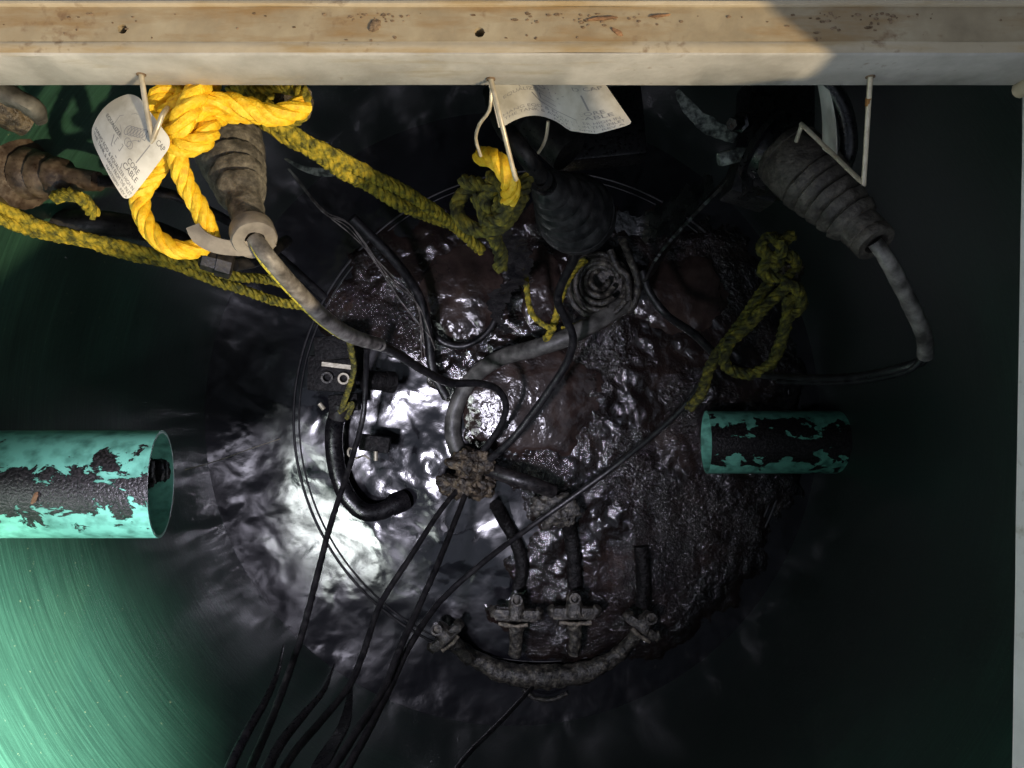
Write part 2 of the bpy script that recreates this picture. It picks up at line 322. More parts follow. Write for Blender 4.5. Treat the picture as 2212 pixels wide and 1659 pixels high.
# water and scum
def water_mat():
    m = bpy.data.materials.new('dirty_water'); m.use_nodes = True; N, L = nodes(m); p = N['Principled BSDF']
    tc = N.new('ShaderNodeTexCoord')
    p.inputs['Base Color'].default_value = (.006, .006, .008, 1); p.inputs['Roughness'].default_value = .17; p.inputs['IOR'].default_value = 1.45; p.inputs['Specular IOR Level'].default_value = 1
    def n_(sc, det, dist=0, st=(1, 1, 1)):
        mp = N.new('ShaderNodeMapping'); mp.inputs['Scale'].default_value = st; mp.inputs['Rotation'].default_value = (0, 0, .6); L.new(tc.outputs['Object'], mp.inputs[0])
        n = N.new('ShaderNodeTexNoise'); n.inputs['Scale'].default_value = sc; n.inputs['Detail'].default_value = det; n.inputs['Distortion'].default_value = dist; L.new(mp.outputs[0], n.inputs['Vector']); return n.outputs['Fac']
    def rings(cx, cy, sc, dist):
        mp = N.new('ShaderNodeMapping'); mp.inputs['Location'].default_value = (-cx, -cy, 0); mp.vector_type = 'POINT'; L.new(tc.outputs['Object'], mp.inputs[0])
        w = N.new('ShaderNodeTexWave'); w.wave_type = 'RINGS'; w.rings_direction = 'Z'; w.inputs['Scale'].default_value = sc; w.inputs['Distortion'].default_value = dist; w.inputs['Detail'].default_value = 2; w.inputs['Detail Scale'].default_value = 3
        L.new(mp.outputs[0], w.inputs[0])
        ln = N.new('ShaderNodeVectorMath'); ln.operation = 'LENGTH'; L.new(mp.outputs[0], ln.inputs[0])
        mr = N.new('ShaderNodeMapRange'); mr.inputs['From Min'].default_value = .02; mr.inputs['From Max'].default_value = .22; mr.inputs['To Min'].default_value = 1; mr.inputs['To Max'].default_value = 0; L.new(ln.outputs['Value'], mr.inputs[0])
        mu = N.new('ShaderNodeMath'); mu.operation = 'MULTIPLY'; L.new(w.outputs['Fac'], mu.inputs[0]); L.new(mr.outputs[0], mu.inputs[1]); return mu.outputs[0]
    prev = None
    c1_ = D(960, 980, 1.35); c2_ = D(830, 1030, 1.35)
    for src, dist in ((n_(5.5, 1.5, .3), .0125), (n_(15, 1.5, .3), .0046), (n_(34, 1, .2, (1, 1.2, 1)), .0008), (rings(c1_.x, c1_.y, 15, 2.0), .0030), (rings(c2_.x, c2_.y, 12, 1.2), .0022), (n_(170, 1), .00009)):
        b = N.new('ShaderNodeBump'); b.inputs['Strength'].default_value = 1; b.inputs['Distance'].default_value = dist; L.new(src, b.inputs['Height'])
        if prev: L.new(prev.outputs[0], b.inputs['Normal'])
        prev = b
    L.new(prev.outputs[0], p.inputs['Normal'])
    r = N.new('ShaderNodeValToRGB'); r.color_ramp.elements[0].position = .42; r.color_ramp.elements[1].position = .62; r.color_ramp.elements[0].color = (.09, .09, .09, 1); r.color_ramp.elements[1].color = (.25, .25, .25, 1)
    L.new(n_(9, 5, .5), r.inputs[0]); L.new(r.outputs[0], p.inputs['Roughness'])
    return m
M_water = water_mat()
M_scum = mat('wet_brown_scum', [(.005, .004, .004), (.012, .008, .007), (.035, .022, .018)], 14, detail=8, rough=.03, rough2=.09, bump=1, bscale=420, bdist=.0011, spec=.6, lo=.3, hi=.75)
def scum_extra(m):
    N, L = nodes(m); p = N['Principled BSDF']; bo = p.inputs['Normal'].links[0].from_node; tc = [x for x in N if x.type == 'TEX_COORD'][0]
    n = N.new('ShaderNodeTexNoise'); n.inputs['Scale'].default_value = 125; n.inputs['Detail'].default_value = 5; n.inputs['Distortion'].default_value = 1; L.new(tc.outputs['Object'], n.inputs['Vector'])
    b = N.new('ShaderNodeBump'); b.inputs['Distance'].default_value = .0042; b.inputs['Strength'].default_value = 1; L.new(n.outputs['Fac'], b.inputs['Height']); L.new(b.outputs[0], bo.inputs['Normal'])
    n5 = N.new('ShaderNodeTexNoise'); n5.inputs['Scale'].default_value = 6; n5.inputs['Detail'].default_value = 3; L.new(tc.outputs['Object'], n5.inputs['Vector'])
    m5 = N.new('ShaderNodeMapRange'); m5.inputs['From Min'].default_value = .44; m5.inputs['From Max'].default_value = .54; m5.inputs['To Min'].default_value = .25; m5.inputs['To Max'].default_value = 1; L.new(n5.outputs['Fac'], m5.inputs[0]); L.new(m5.outputs[0], bo.inputs['Strength']); L.new(m5.outputs[0], b.inputs['Strength'])
scum_extra(M_scum)
# ================================================================ SETTING
R = .56; TC = Vector((0, -.063, 0))
# ---- tank wall
def ring_wall(z0, z1, r0, n=160, m=60):
    mb = MB()
    for j in range(m+1):
        z = z0+(z1-z0)*j/m
        for k in range(n):
            a = 2*math.pi*k/n; mb.v.append(Vector((r0*math.cos(a), r0*math.sin(a), z)))
    for j in range(m):
        for k in range(n):
            k2 = (k+1) % n; mb.f.append((j*n+k, j*n+k2, (j+1)*n+k2, (j+1)*n+k))
    for z in (z0, z1):                      # outer skin
        for k in range(n):
            a = 2*math.pi*k/n; mb.v.append(Vector(((r0+.012)*math.cos(a), (r0+.012)*math.sin(a), z)))
    b = (m+1)*n
    for k in range(n):
        k2 = (k+1) % n
        mb.f.append((b+k, b+n+k, b+n+k2, b+k2)); mb.f.append((k, b+k, b+k2, k2)); mb.f.append((m*n+k, m*n+k2, b+n+k2, b+n+k))
    return mb
tank = thing('pump_tank', 'green fibreglass tank wall curving round the dark water', 'tank', (TC.x, TC.y, 0))
def at_tank(mb):
    mb.v = [v+TC for v in mb.v]; return mb
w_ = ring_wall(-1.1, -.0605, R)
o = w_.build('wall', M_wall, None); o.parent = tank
# moulded hoops of the wall
for z, rr in ():
    mb = MB(); P = [Vector(((R-.0005)*math.cos(a*math.pi/60), (R-.0005)*math.sin(a*math.pi/60), z)) for a in range(121)]
    mb.tube(P, rr*.5, n=8, smooth=False, caps=False); o = mb.build('hoop', M_wall, None); o.parent = tank
# ---- water
mb = MB(); n = 96
mb.v = [Vector((0, 0, WATER))]+[Vector(((R+.004)*math.cos(2*math.pi*k/n), (R+.004)*math.sin(2*math.pi*k/n), WATER))+TC for k in range(n)]
mb.v[0] += TC; mb.f = [(0, 1+k, 1+(k+1) % n) for k in range(n)]
tag(mb.build('water', M_water), None, None, kind='structure')
# ---- scum raft
POLY = [(880, 470), (1100, 430), (1400, 430), (1600, 500), (1715, 640), (1740, 840), (1730, 1050), (1650, 1250), (1480, 1400), (1300, 1455), (1120, 1430), (1040, 1330), (1130, 1180), (1120, 1060), (1040, 1010), (990, 900), (860, 800), (700, 760), (690, 640), (760, 520)]
def inside(x, y):
    c = False; j = len(POLY)-1; dm = 1e9
    for i in range(len(POLY)):
        (xi, yi), (xj, yj) = POLY[i], POLY[j]
        if (yi > y) != (yj > y) and x < (xj-xi)*(y-yi)/(yj-yi)+xi: c = not c
        dx, dy = xj-xi, yj-yi; t = max(0, min(1, ((x-xi)*dx+(y-yi)*dy)/(dx*dx+dy*dy)))
        dm = min(dm, math.hypot(x-xi-t*dx, y-yi-t*dy)); j = i
    return dm if c else -dm
mb = MB(); st = 5; idx = {}
for gx in range(640, 1800, st):
    for gy in range(400, 1500, st):
        s_ = inside(gx, gy)
        if s_ < -60: continue
        p = D(gx, gy, 1.35)
        if (p-TC).xy.length > R-.005: continue
        q = Vector((p.x, p.y, 0))
        s2 = s_+45*noise.fractal(q*14, 1, 2, 4)
        h = -.003+min(.008, s2*.00018)+.0042*noise.fractal(q*24, .9, 2, 5)+.003*abs(noise.noise(q*90))
        idx[(gx, gy)] = len(mb.v); mb.v.append(Vector((p.x, p.y, WATER+h)))
for (gx, gy), i in idx.items():
    q = [idx.get((gx+st, gy)), idx.get((gx+st, gy+st)), idx.get((gx, gy+st))]
    if None not in q: mb.f.append((i, q[2], q[1], q[0]))
o = mb.build('floating_scum', M_scum, recalc=False)
tag(o, 'wet dark brown scum floating over the middle and right of the water', 'scum', kind='stuff')
# ---- steel ring of the core, just breaking the surface
mb = MB(); c0 = D(1170, 905, 1.3485)
for rr, w in ((.452, .0022), (.442, .0014)):
    P = [c0+Vector((rr*math.cos(a*math.pi/90), rr*math.sin(a*math.pi/90), .0)) for a in range(181)]
    mb.tube(P, w, n=8, smooth=False, caps=False)
tag(mb.build('core_rim', M_cable), 'thin black circular rim just breaking the water surface', 'rim')
# ================================================================ HATCH FRAME
FY = .222; XL, XR = -.66, .376; YB = -.62
frame = thing('hatch_frame', 'stained aluminium hatch frame edging the tank opening', 'hatch frame', (0, FY, -.05))
def plate_holes(mb, x0, x1, y0, y1, z, holes, depth=.012, seg=24):
    """flat plate with drilled holes; holes = (x, y, r)"""
    holes = sorted(holes); x = x0
    def quad(a, b, c, d): i = len(mb.v); mb.v += [Vector(a), Vector(b), Vector(c), Vector(d)]; mb.f.append((i, i+1, i+2, i+3))
    for hx, hy, r in holes:
        s = (y1-y0)/2*.98; cx0, cx1 = hx-s, hx+s
        quad((x, y0, z), (cx0, y0, z), (cx0, y1, z), (x, y1, z))
        b = len(mb.v)
        for k in range(seg):
            a = 2*math.pi*k/seg; c, sn = math.cos(a), math.sin(a)
            t = 1/max(abs(c), abs(sn)); ox = hx+c*t*s; oy = (y0+y1)/2+sn*t*(y1-y0)/2
            mb.v += [Vector((ox, oy, z)), Vector((hx+c*r*(1.15 if k % 5 == 0 else 1), hy+sn*r, z)), Vector((hx+c*r, hy+sn*r, z-depth))]
        for k in range(seg):
            k2 = (k+1) % seg
            mb.f.append((b+3*k, b+3*k2, b+3*k2+1, b+3*k+1)); mb.f.append((b+3*k+1, b+3*k2+1, b+3*k2+2, b+3*k+2))
        x = cx1
    quad((x, y0, z), (x1, y0, z), (x1, y1, z), (x, y1, z)); return mb
# beam along the top of the photo
gz = -.0014
def strip(pts, x0, x1, nx=90, wob=.0004):
    mb = MB(); m = len(pts)
    for i in range(nx+1):
        x = x0+(x1-x0)*i/nx
        for k, (y, z) in enumerate(pts):
            mb.v.append(Vector((x, y+wob*noise.noise(Vector((x*9, k*.7, 0))), z+wob*noise.noise(Vector((x*11, k*.7+5, 0))))))
    for i in range(nx):
        for k in range(m-1): mb.f.append((i*m+k, (i+1)*m+k, (i+1)*m+k+1, i*m+k+1))
    return mb
strip([(FY+.004, -.0506), (FY+.0004, -.0506), (FY, -.050), (FY, -.0015), (FY+.0008, -.0003), (FY+.0016, 0)], XL, XR+.02).build('inner_flange', M_flange, frame)
strip([(FY+.0016, 0), (FY+.0045, .0002), (FY+.0075, 0), (FY+.0092, -.0012), (FY+.0098, gz)], XL, XR+.3).build('lip', M_lip, frame)
mb = plate_holes(MB(), XL, XR+.3, FY+.0098, .2553, gz, [(D(267, 65, .503).x, D(267, 65, .503).y, .0032), (D(1036, 72, .503).x, D(1036, 72, .503).y, .0034)])
gut = mb.build('gutter', M_gutter, frame, smooth=False)
strip([(.2553, gz), (.2556, .0005), (.2563, .0012), (.2578, .0012), (.2588, .0004), (.2592, -.009)], XL, XR+.3).build('outer_edge', M_lip, frame)
# underside plate closing the gutter so light cannot leak
mb = MB(); mb.box((-.14+.15, .245, -.0345), (1.32, .03, .02)); mb.build('gutter_base', M_gutter, frame, smooth=False)
# right leg (slightly skewed), left and bottom legs
def leg(name, p0, p1, inward, m=M_flange):
    p0, p1, inward = Vector(p0), Vector(p1), Vector(inward); mb = MB(); pr = [(.004, -.0506), (0, -.050), (0, -.0015), (-.0016, 0), (-.009, 0), (-.0098, gz), (-.036, gz), (-.038, -.008), (-.060, -.008)]
    nn = 60
    for i in range(nn+1):
        p = p0.lerp(p1, i/nn)
        for a, z in pr: mb.v.append(p+inward*(a if a <= 0 else -a)+Vector((.0004*noise.noise(p*12), 0, z)))
    k_ = len(pr)
    for i in range(nn):
        for k in range(k_-1): mb.f.append((i*k_+k, (i+1)*k_+k, (i+1)*k_+k+1, i*k_+k+1))
    return mb.build(name, m, frame)
leg('side_flange', (.3795, FY-.0004, 0), (.366, YB, 0), (-1, 0, 0), M_white)
leg('side_flange', (XL, FY-.0004, 0), (XL, YB, 0), (1, 0, 0))
leg('end_flange', (XL, YB, 0), (.367, YB, 0), (0, 1, 0))
# rounded weld in the corner
mb = MB(); mb.tube([Vector((.3775, FY-.0035, -.003)), Vector((.3775, FY-.0035, -.051))], .006, n=12); mb.build('corner_weld', M_lip, frame)
# deck plate + ground around the opening (ring of quads with a hole), and the collar from deck to tank
def rect_ring(xa, xb, ya, yb, XA, XB, YA, YB_, z, m, name, kind=None, label=None, cat_=None, th=.004):
    mb = MB()
    for (x0, x1, y0, y1) in ((XA, XB, yb, YB_), (XA, XB, YA, ya), (XA, xa, ya, yb), (xb, XB, ya, yb)):
        mb.box(((x0+x1)/2, (y0+y1)/2, z-th/2), (x1-x0, y1-y0, th))
    o = mb.build(name, m, smooth=False); tag(o, label, cat_, kind=kind); return o
rect_ring(XL-.06, .437, YB-.06, .2592, -1.1, 1.1, -1.1, 1.1, -.0085, M_deck, 'deck_plate', None, 'dull grey metal deck plate around the hatch frame', 'deck plate', .006)
rect_ring(-1.1, 1.1, -1.1, 1.1, -60, 60, -60, 60, -.03, M_ground, 'ground', 'structure', th=.05)
# underside collar: deck soffit between opening and wall
rect_ring(XL, .385, YB, FY+.012, -.9, .9, -.9, .9, -.053, M_deck, 'tank_collar', None, 'flat collar under the hatch frame closing the tank top', 'collar', .006)
# small drain pits in the gutter, crumbs, leaves
def debris(px, py, w, h, rot, m, name, label, catn, d=.5008, amp=.4, t=.0012):
    mb = MB(); mb.blob((0, 0, 0), (pxr(w, d), pxr(h, d), t), amp, 400, 3); c = D(px, py, d)
    Rm = Matrix.Rotation(rot, 3, 'Z'); mb.v = [c+Rm@v for v in mb.v]
    return tag(mb.build(name, m), label, catn)
debris(1335, 70, 14, 5, -.5, M_leaf, 'leaf_scrap', 'orange brown leaf scrap in the gutter right of centre', 'leaf')
debris(1425, 34, 24, 3, .1, M_leaf, 'leaf_scrap', 'long rusty leaf scrap against the gutter edge by the shadow', 'leaf')
debris(1300, 40, 30, 4, .1, M_leaf, 'leaf_scrap', 'dark red brown leaf scrap at the gutter edge', 'leaf')
debris(810, 55, 16, 10, .8, M_crumb, 'dirt_clot', 'brown curled dirt clot in the gutter left of centre', 'dirt')
for k, (px, py, w, h) in enumerate([(690, 0, 0, 0)]): pass
dirt = MB()
for k in range(150):
    px = random.choice([random.uniform(0, 2212), random.gauss(1250, 120), random.gauss(820, 40), random.gauss(1860, 90)]); py = 28+abs(random.gauss(0, 14))
    if random.random() < .3: py = random.uniform(30, 88)
    c = D(px, min(py, 88), .5012); s = random.uniform(.0003, .0011)
    dirt.blob(c, (s*random.uniform(1, 2.6), s, s*.6), .4, 700, 1)
tag(dirt.build('gutter_grit', M_crumb), 'dark grit and crumbs scattered along the gutter', 'grit', kind='stuff')
# added upright door and screen right of the opening, unseen, shaped to block sun
door = thing('shading_door', 'added metal hatch door, unseen, set upright to shade the beam', 'sun blocker', (.47, .4, 0))
mb = MB(); i0 = 0
mb.box((.47, .43, .20), (.012, .80, .40), bev=.002); o = mb.build('shading_leaf', M_deck, door)
mb = MB(); mb.box((.484, .43, .25), (.014, .70, .05)); mb.build('stiffener', M_deck, door)
case = thing('sun_block_screen', 'added dark panel, unseen, cut to block the sun beside the hatch', 'screen', (.52, -.33, 0))
mb = MB()
ow = [(-1.0, 0), (.026, 0), (.026, .19), (-.113, .291), (-.37, .34), (-1.0, .94)]
for x in (.455, .475):
    for y, z in ow: mb.v.append(Vector((x, y, z-.005)))
mb.f = [tuple(range(6)), tuple(range(11, 5, -1))]+[(k, (k+1) % 6, (k+1) % 6+6, k+6) for k in range(6)]
mb.build('block_panel', M_rubber_d, case, smooth=False)
mb = MB(); mb.tube([(.49, -.97, -.005), (.49, -.97, .96)], .012); mb.build('pole', M_wire, case)
# ================================================================ PIPES
def pipe(name, label, x0, x1, cut, cy, cz, r, wall, m, group):
    mb = MB(); n = 64; nx = 70
    for rr in (r, r-wall):
        for i in range(nx+1):
            for k in range(n):
                a = 2*math.pi*k/n; y, z = rr*math.cos(a), rr*math.sin(a)
                xe = x1+cut*(z/r)
                x = x0+(xe-x0)*i/nx
                mb.v.append(Vector((x, y, z)))
    M = (nx+1)*n
    for i in range(nx):
        for k in range(n):
            k2 = (k+1) % n
            mb.f.append((i*n+k, i*n+k2, (i+1)*n+k2, (i+1)*n+k)); mb.f.append((M+i*n+k, M+(i+1)*n+k, M+(i+1)*n+k2, M+i*n+k2))
    for k in range(n):
        k2 = (k+1) % n; mb.f.append((nx*n+k, nx*n+k2, M+nx*n+k2, M+nx*n+k))
    o = mb.build(name, m); o.location = (0, cy, cz); return o
yL = D(0, 1045, .765)
pl = pipe('sewer_pipe', '', -.62, -.362, .012, yL.y, yL.z, .055, .0032, pipe_mat('turquoise_pipe', .023, .68, (0, 0, 0)), None)
tag(pl, 'bright turquoise sewer pipe with black sludge and open end, on the left', 'pipe', 'turquoise pipes through the tank wall')
yR = D(0, 955, 1.27)
pr_ = pipe('sewer_pipe', '', .60, .333, -.004, yR.y, yR.z, .0535, .0032, pipe_mat('turquoise_pipe_sludged', .031, .55, (3, 1, 0)), None)
tag(pr_, 'shadowed turquoise sewer pipe stub with black sludge, on the right', 'pipe', 'turquoise pipes through the tank wall')
# sludge plug lying in the mouth of the left pipe
mb = MB()
for k in range(16):
    x = -.432+.050*k/15; mb.blob((x, yL.y+.010+.004*math.sin(k*2.1), yL.z-.050+.002*(k % 3)), (.006, .014+.004*math.sin(k*1.3), .003), .35, 170, 3)
tag(mb.build('sludge_dribble', M_black), 'glistening black sludge lying in the open mouth of the left pipe', 'sludge')
debris(1*75/1+0, 1076, 5, 14, -.4, M_leaf, 'leaf_scrap', 'tiny orange leaf scrap stuck on the sludge of the left pipe', 'leaf', d=.7085)
# ================================================================ HOOKS
def hook(label, pts, r=.0019, rust=None):
    t = thing('wire_hook', label, 'hook', pts[0], 'wire hooks in the flange')
    mb = MB(); mb.tube(pts, r, n=10, step=.006); mb.build('wire', M_wire, t)
    mb = MB(); a, b = pts[0], pts[1]; mb.lathe([(0, .0032), (1, .0034)], Vector(a)+Vector((0, .0006, 0)), Vector(a)-Vector((0, .0008, 0)), n=16); mb.build('hole_burr', M_crumb, t)
    if rust:
        p, q = rust; mb = MB(); mb.tube([p, q], r*1.12, n=10); mb.build('rust_band', M_rust, t)
    return t
def face(px, py): d = FY*F/(829.5-py); return D(px, py, d)
h1 = hook('bright wire hook carrying the white tag on the left', [face(305, 160), D(313, 215, .532), D(328, 297, .538), D(331, 299, .538), D(350, 250, .534), D(363, 232, .55)])
h2 = hook('wire hook with straight shank over the middle rope knot', [face(1060, 170), D(1075, 232, .54), D(1092, 300, .55), D(1112, 380, .57), D(1115, 386, .575)])
h3a = D(1866, 384, .565)
h3 = hook('long wire hook with rust spot bent round the right bell', [face(1880, 165), D(1874, 260, .55), h3a, D(1860, 391, .568), D(1800, 334, .60), D(1737, 274, .62), D(1731, 273, .625), D(1720, 305, .64)], rust=(D(1876, 212, .5425), D(1875, 228, .5455)))
# ================================================================ TAGS
def font_mesh(txt, size):
    cu = bpy.data.curves.new('lettering', 'FONT'); cu.body = txt; cu.size = size; cu.resolution_u = 3
    o = bpy.data.objects.new('lettering', cu); COL.objects.link(o); dg = bpy.context.evaluated_depsgraph_get()
    me = bpy.data.meshes.new_from_object(o.evaluated_get(dg)); v = [q.co.copy() for q in me.vertices]; f = [tuple(p.vertices) for p in me.polygons]
    bpy.data.objects.remove(o); bpy.data.meshes.remove(me); return v, f
def put_text(mb, fn, txt, u0, u1, v0, h):
    v, f = font_mesh(txt, 1.0)
    if not v: return
    w = max(q.x for q in v)-min(q.x for q in v); x0 = min(q.x for q in v); b = len(mb.v)
    for q in v: mb.v.append(fn(u0+(q.x-x0)/w*(u1-u0), v0+q.y*h/.72, .00035))
    mb.f += [tuple(b+i for i in t) for t in f]
def put_line(mb, fn, pts, w=.006):
    for (a, b_) in zip(pts[:-1], pts[1:]):
        a = Vector((a[0], a[1])); b_ = Vector((b_[0], b_[1])); d = b_-a
        if d.length < 1e-6: continue
        n = Vector((-d.y, d.x)).normalized()*w/2; d2 = d.normalized()*w*.3; i = len(mb.v)
        for q in (a-n-d2, b_-n+d2, b_+n+d2, a+n-d2): mb.v.append(fn(q.x, q.y, .0003))
        mb.f.append((i, i+1, i+2, i+3))
def circ(cx, cy, r, ry=None, n=16, a0=0, a1=6.3): ry = ry or r; return [(cx+r*math.cos(a0+(a1-a0)*k/n), cy+ry*math.sin(a0+(a1-a0)*k/n)) for k in range(n+1)]
def tag_thing(label, fn, full=True, shape=None, flip=False, ink=None):
    base = fn(.5, .5, 0); t = thing('instruction_tag', label, 'tag', base, 'white instruction tags')
    f0 = (lambda u, v, o_: fn(1-u, v, -o_)) if flip else fn
    mb = MB()
    def g(u, v):                                # rounded far corners
        if shape: u, v = shape(u, v)
        return fn(u, v, 0)
    mb.sheet(g, 26, 26, .0004); mb.build('card', M_tagm, t)
    mb = MB()
    if not full: put_text(mb, f0, 'EQUALIZER', .25, .75, .42, .09)
    else: put_text(mb, f0, 'EQD CAP', .585, .96, .80, .075); full and put_text(mb, f0, 'CORE', .64, .87, .335, .07); full and put_text(mb, f0, 'CABLE', .62, .92, .25, .07)
    if full: put_text(mb, f0, 'HANG EQD & EQUALIZER HIGH IN', .05, .95, .155, .05); put_text(mb, f0, 'THE TANK & AWAY FROM THE INLET', .05, .97, .085, .05)
    if full: put_text(mb, f0, 'NA0330P01  REV A', .42, .95, .025, .035); full and put_text(mb, f0, 'EQUALIZER', .08, .38, .44, .055)
    mb.build('lettering', ink or M_ink, t, recalc=False)
    mb = MB()
    put_line(mb, f0, [(.755, .43), (.755, .72)], .016); put_line(mb, f0, [(.63, .76), (.66, .70), (.62, .69)], .01)
    for k in range(6): put_line(mb, f0, circ(.40+.035*k, .60+.028*k, .035, .07), .009)
    put_line(mb, f0, circ(.50, .50, .05), .008); put_line(mb, f0, circ(.545, .50, .045), .008)
    put_line(mb, f0, [(.58, .74), (.62, .64), (.56, .60), (.53, .55)], .007)
    put_line(mb, f0, [(.22, .50), (.20, .62), (.30, .82), (.45, .92), (.62, .90)], .006)
    put_line(mb, f0, [(.36, .42), (.48, .42), (.48, .33), (.36, .33), (.36, .42)], .008); put_line(mb, f0, [(.40, .45), (.34, .52), (.28, .55)], .007)
    put_line(mb, f0, [(.30, .40), (.34, .28), (.48, .24), (.62, .21), (.60, .26)], .012)
    put_line(mb, f0, circ(.60, .63, .008), .01)
    mb.build('drawing', M_ink2, t, recalc=False)
    return t
def tag1(u, v, off):
    d = .562-.014*v-.013*math.sin(math.pi*u*.9)*(1-v*.3)
    x = 190+80*u+100*v; y = 300+139*u-131*v
    # sheet bows: the left corner drops away, the top rolls back behind the knot
    x += 16*math.sin(math.pi*v)*(u-.9)*1.2+4; y += 40*(v**3)*(1-u)+10*math.sin(math.pi*u)*(1-v)-8*(1-u)
    p = D(x, y, d); return p+Vector((0, 0, 1))*off
def rc(r):
    def s(u, v):
        for (cu, cv) in ((0, 0), (0, 1), (1, 0), (1, 1)):
            du, dv = abs(u-cu), abs(v-cv)
            if du < r and dv < r:
                a, b = r-du, r-dv; m_ = max(a, b); l = math.hypot(a, b)
                if l > 0: k = m_/l; a, b = a*k, b*k
                u = cu+(r-a if cu == 0 else -(r-a)); v = cv+(r-b if cv == 0 else -(r-b))
        return u, v
    return s
tag_thing('white instruction tag with printed lettering, hung on the left hook', tag1, shape=rc(.14))
def tag2(u, v, off):          # u runs away from the hook to the right, v up under the beam
    bx = 1088+(1366-1088)*u; by = 279-30*math.sin(math.pi*min(u*1.9, 1))-0+14*math.sin(math.pi*max(0, (u-.45))*1.0)-26*max(0, u-.72)/.28
    x = bx-(26+40*u)*v-10*(1-u); y = by-110*v-18*math.sin(math.pi*u*1.3)*v
    d = .575+.022*math.sin(math.pi*1.6*u)+.01*v
    return D(x, y, d)+Vector((0, 0, 1))*off
tag_thing('white instruction tag curling to the right under the beam, hung on the middle hook', tag2, shape=rc(.04), ink=M_ink2)
def tag3(u, v, off):
    x = 1776+32*u+(-16-4*u)*v; y = 322+24*u-150*v
    x += 8*math.sin(v*2.6); d = .60+.035*(1-u)
    n_ = Vector((-.6, .2, .7)).normalized()
    return D(x, y, d)+n_*off
tag_thing('white instruction tag seen edge on between black fitting and right hook', tag3, full=False, shape=rc(.04))
for k, (pts) in enumerate(([D(1062, 190, .56), D(1057, 238, .57), D(1036, 268, .58), D(1028, 300, .60), D(1039, 338, .61)], [D(1184, 262, .60), D(1181, 290, .61), D(1174, 312, .62), D(1163, 330, .64)])):
    tag(MB().tube(pts, .0014, n=8).build('cable_tie', M_wire), ['long pale cable tie bowed left of the middle hook', 'short pale cable tie hanging below the curled tag'][k], 'cable tie')
# ================================================================ BELLS (equaliser bodies) AND CABLES
def steps(n_, r0, r1, t0, t1, lip=.0021):
    out = []
    for k in range(n_):
        a = t0+(t1-t0)*k/n_; b = t0+(t1-t0)*(k+1)/n_; ra = r0+(r1-r0)*k/n_; rb = r0+(r1-r0)*(k+.55)/n_
        out += [(a, ra-lip), (a+(b-a)*.15, ra+lip*.5), (a+(b-a)*.35, ra+lip*.3), (a+(b-a)*.75, rb), (b-(b-a)*.06, rb-lip*1.6)]
    return out
def bell(label, a, b, prof, m, jit, collar, ring_m=None, extra=None):
    t = thing('equaliser_bell', label, 'cable bell', a, 'ribbed rubber bells under the hooks')
    MB().lathe(prof, a, b, n=56, jit=jit).build('bell_body', m, t)
    if collar:
        (c0_, c1_, r, r_in) = collar; MB().lathe([(0, r*.96), (.15, r), (.85, r), (1, r*.94), (1, r_in), (.2, r_in*.95)], c0_, c1_, n=48, jit=jit*.5).build('end_collar', ring_m or m, t)
    return t
A1, B1 = D(478, 262, .70), D(545, 500, .607)
prof = [(0, .030), (.05, .0315)]+steps(3, .0325, .0285, .06, .42)+steps(3, .0265, .0175, .43, .74)+[(.76, .0145), (.84, .0150), (.86, .0135), (.97, .0140), (1, .013)]
b1 = bell('muddy grey ribbed rubber bell beside the bright yellow rope', A1, B1, prof, M_rubber, .0012, (D(543, 496, .607), D(551, 520, .597), .0182, .008), M_strap)
ax = (B1-A1).normalized()
def cable(name, label, pts, r, m=M_cable, group=None, cat_='cable', jit=.0007):
    mb = MB(); mb.tube(pts, r, n=14, jit=jit, jsc=200, step=.005); return tag(mb.build(name, m), label, cat_, group)
c1 = thing('striped_cable', 'thick grey cable with yellow stripe from the left bell to the muddy clump', 'cable', D(551, 518, .60))
thick = [D(549, 514, .600), D(575, 550, .60), D(608, 590, .62), D(650, 636, .66), D(705, 690, .73), D(760, 726, .80), D(822, 745, .86)]
MB().tube(thick, [.0068, .0068, .007, .0072, .0078, .0082, .0075], n=18, jit=.0004, jsc=180).build('sleeve', M_cable_g, c1)
thin = [D(815, 744, .85), D(860, 765, .92), D(910, 797, 1.0), D(970, 826, 1.08), D(1035, 828, 1.13), D(1075, 842, 1.17), D(1093, 878, 1.2), D(1080, 922, 1.23), D(1050, 965, 1.26), D(1018, 1004, 1.29)]
MB().tube(thin, [.0062]*4+[.0055]*6, n=14, jit=.0006).build('thin_core', M_cable, c1)
stp = [p+Vector((-.0052, -.0045, .0016)) for p in thick]
MB().tube([stp[0]+Vector((.002, .002, .002))]+stp[1:], [.0011, .0012, .0013, .0015, .0018, .002, .001], n=8, jit=.0003, jsc=600).build('yellow_stripe', M_yel, c1)
# strap round the collar
st1 = thing('rubber_strap', 'flat grey strap looped from the left bell collar to the yellow rope', 'strap', D(500, 540, .6))
MB().ribbon([D(416, 487, .585), D(430, 510, .588), D(462, 528, .592), D(505, 536, .597), D(548, 534, .602), D(592, 520, .604)], [.011, .013, .013, .012, .012, .009], .0022, side=Vector((.25, .9, .35))).build('band', M_strap, st1)
# black gland below the collar
gl = thing('cable_gland', 'wet black gland hanging below the left bell collar', 'gland', D(480, 570, .68))
MB().lathe([(0, .008), (.1, .012), (.5, .0125), (.52, .0145), (.95, .0145), (1, .011)], D(432, 552, .68), D(505, 572, .69), n=8).build('gland_nut', M_rubber_d, gl)
MB().tube([D(505, 572, .69), D(560, 560, .72), D(620, 520, .78)], .006).build('gland_tail', M_cable, gl)
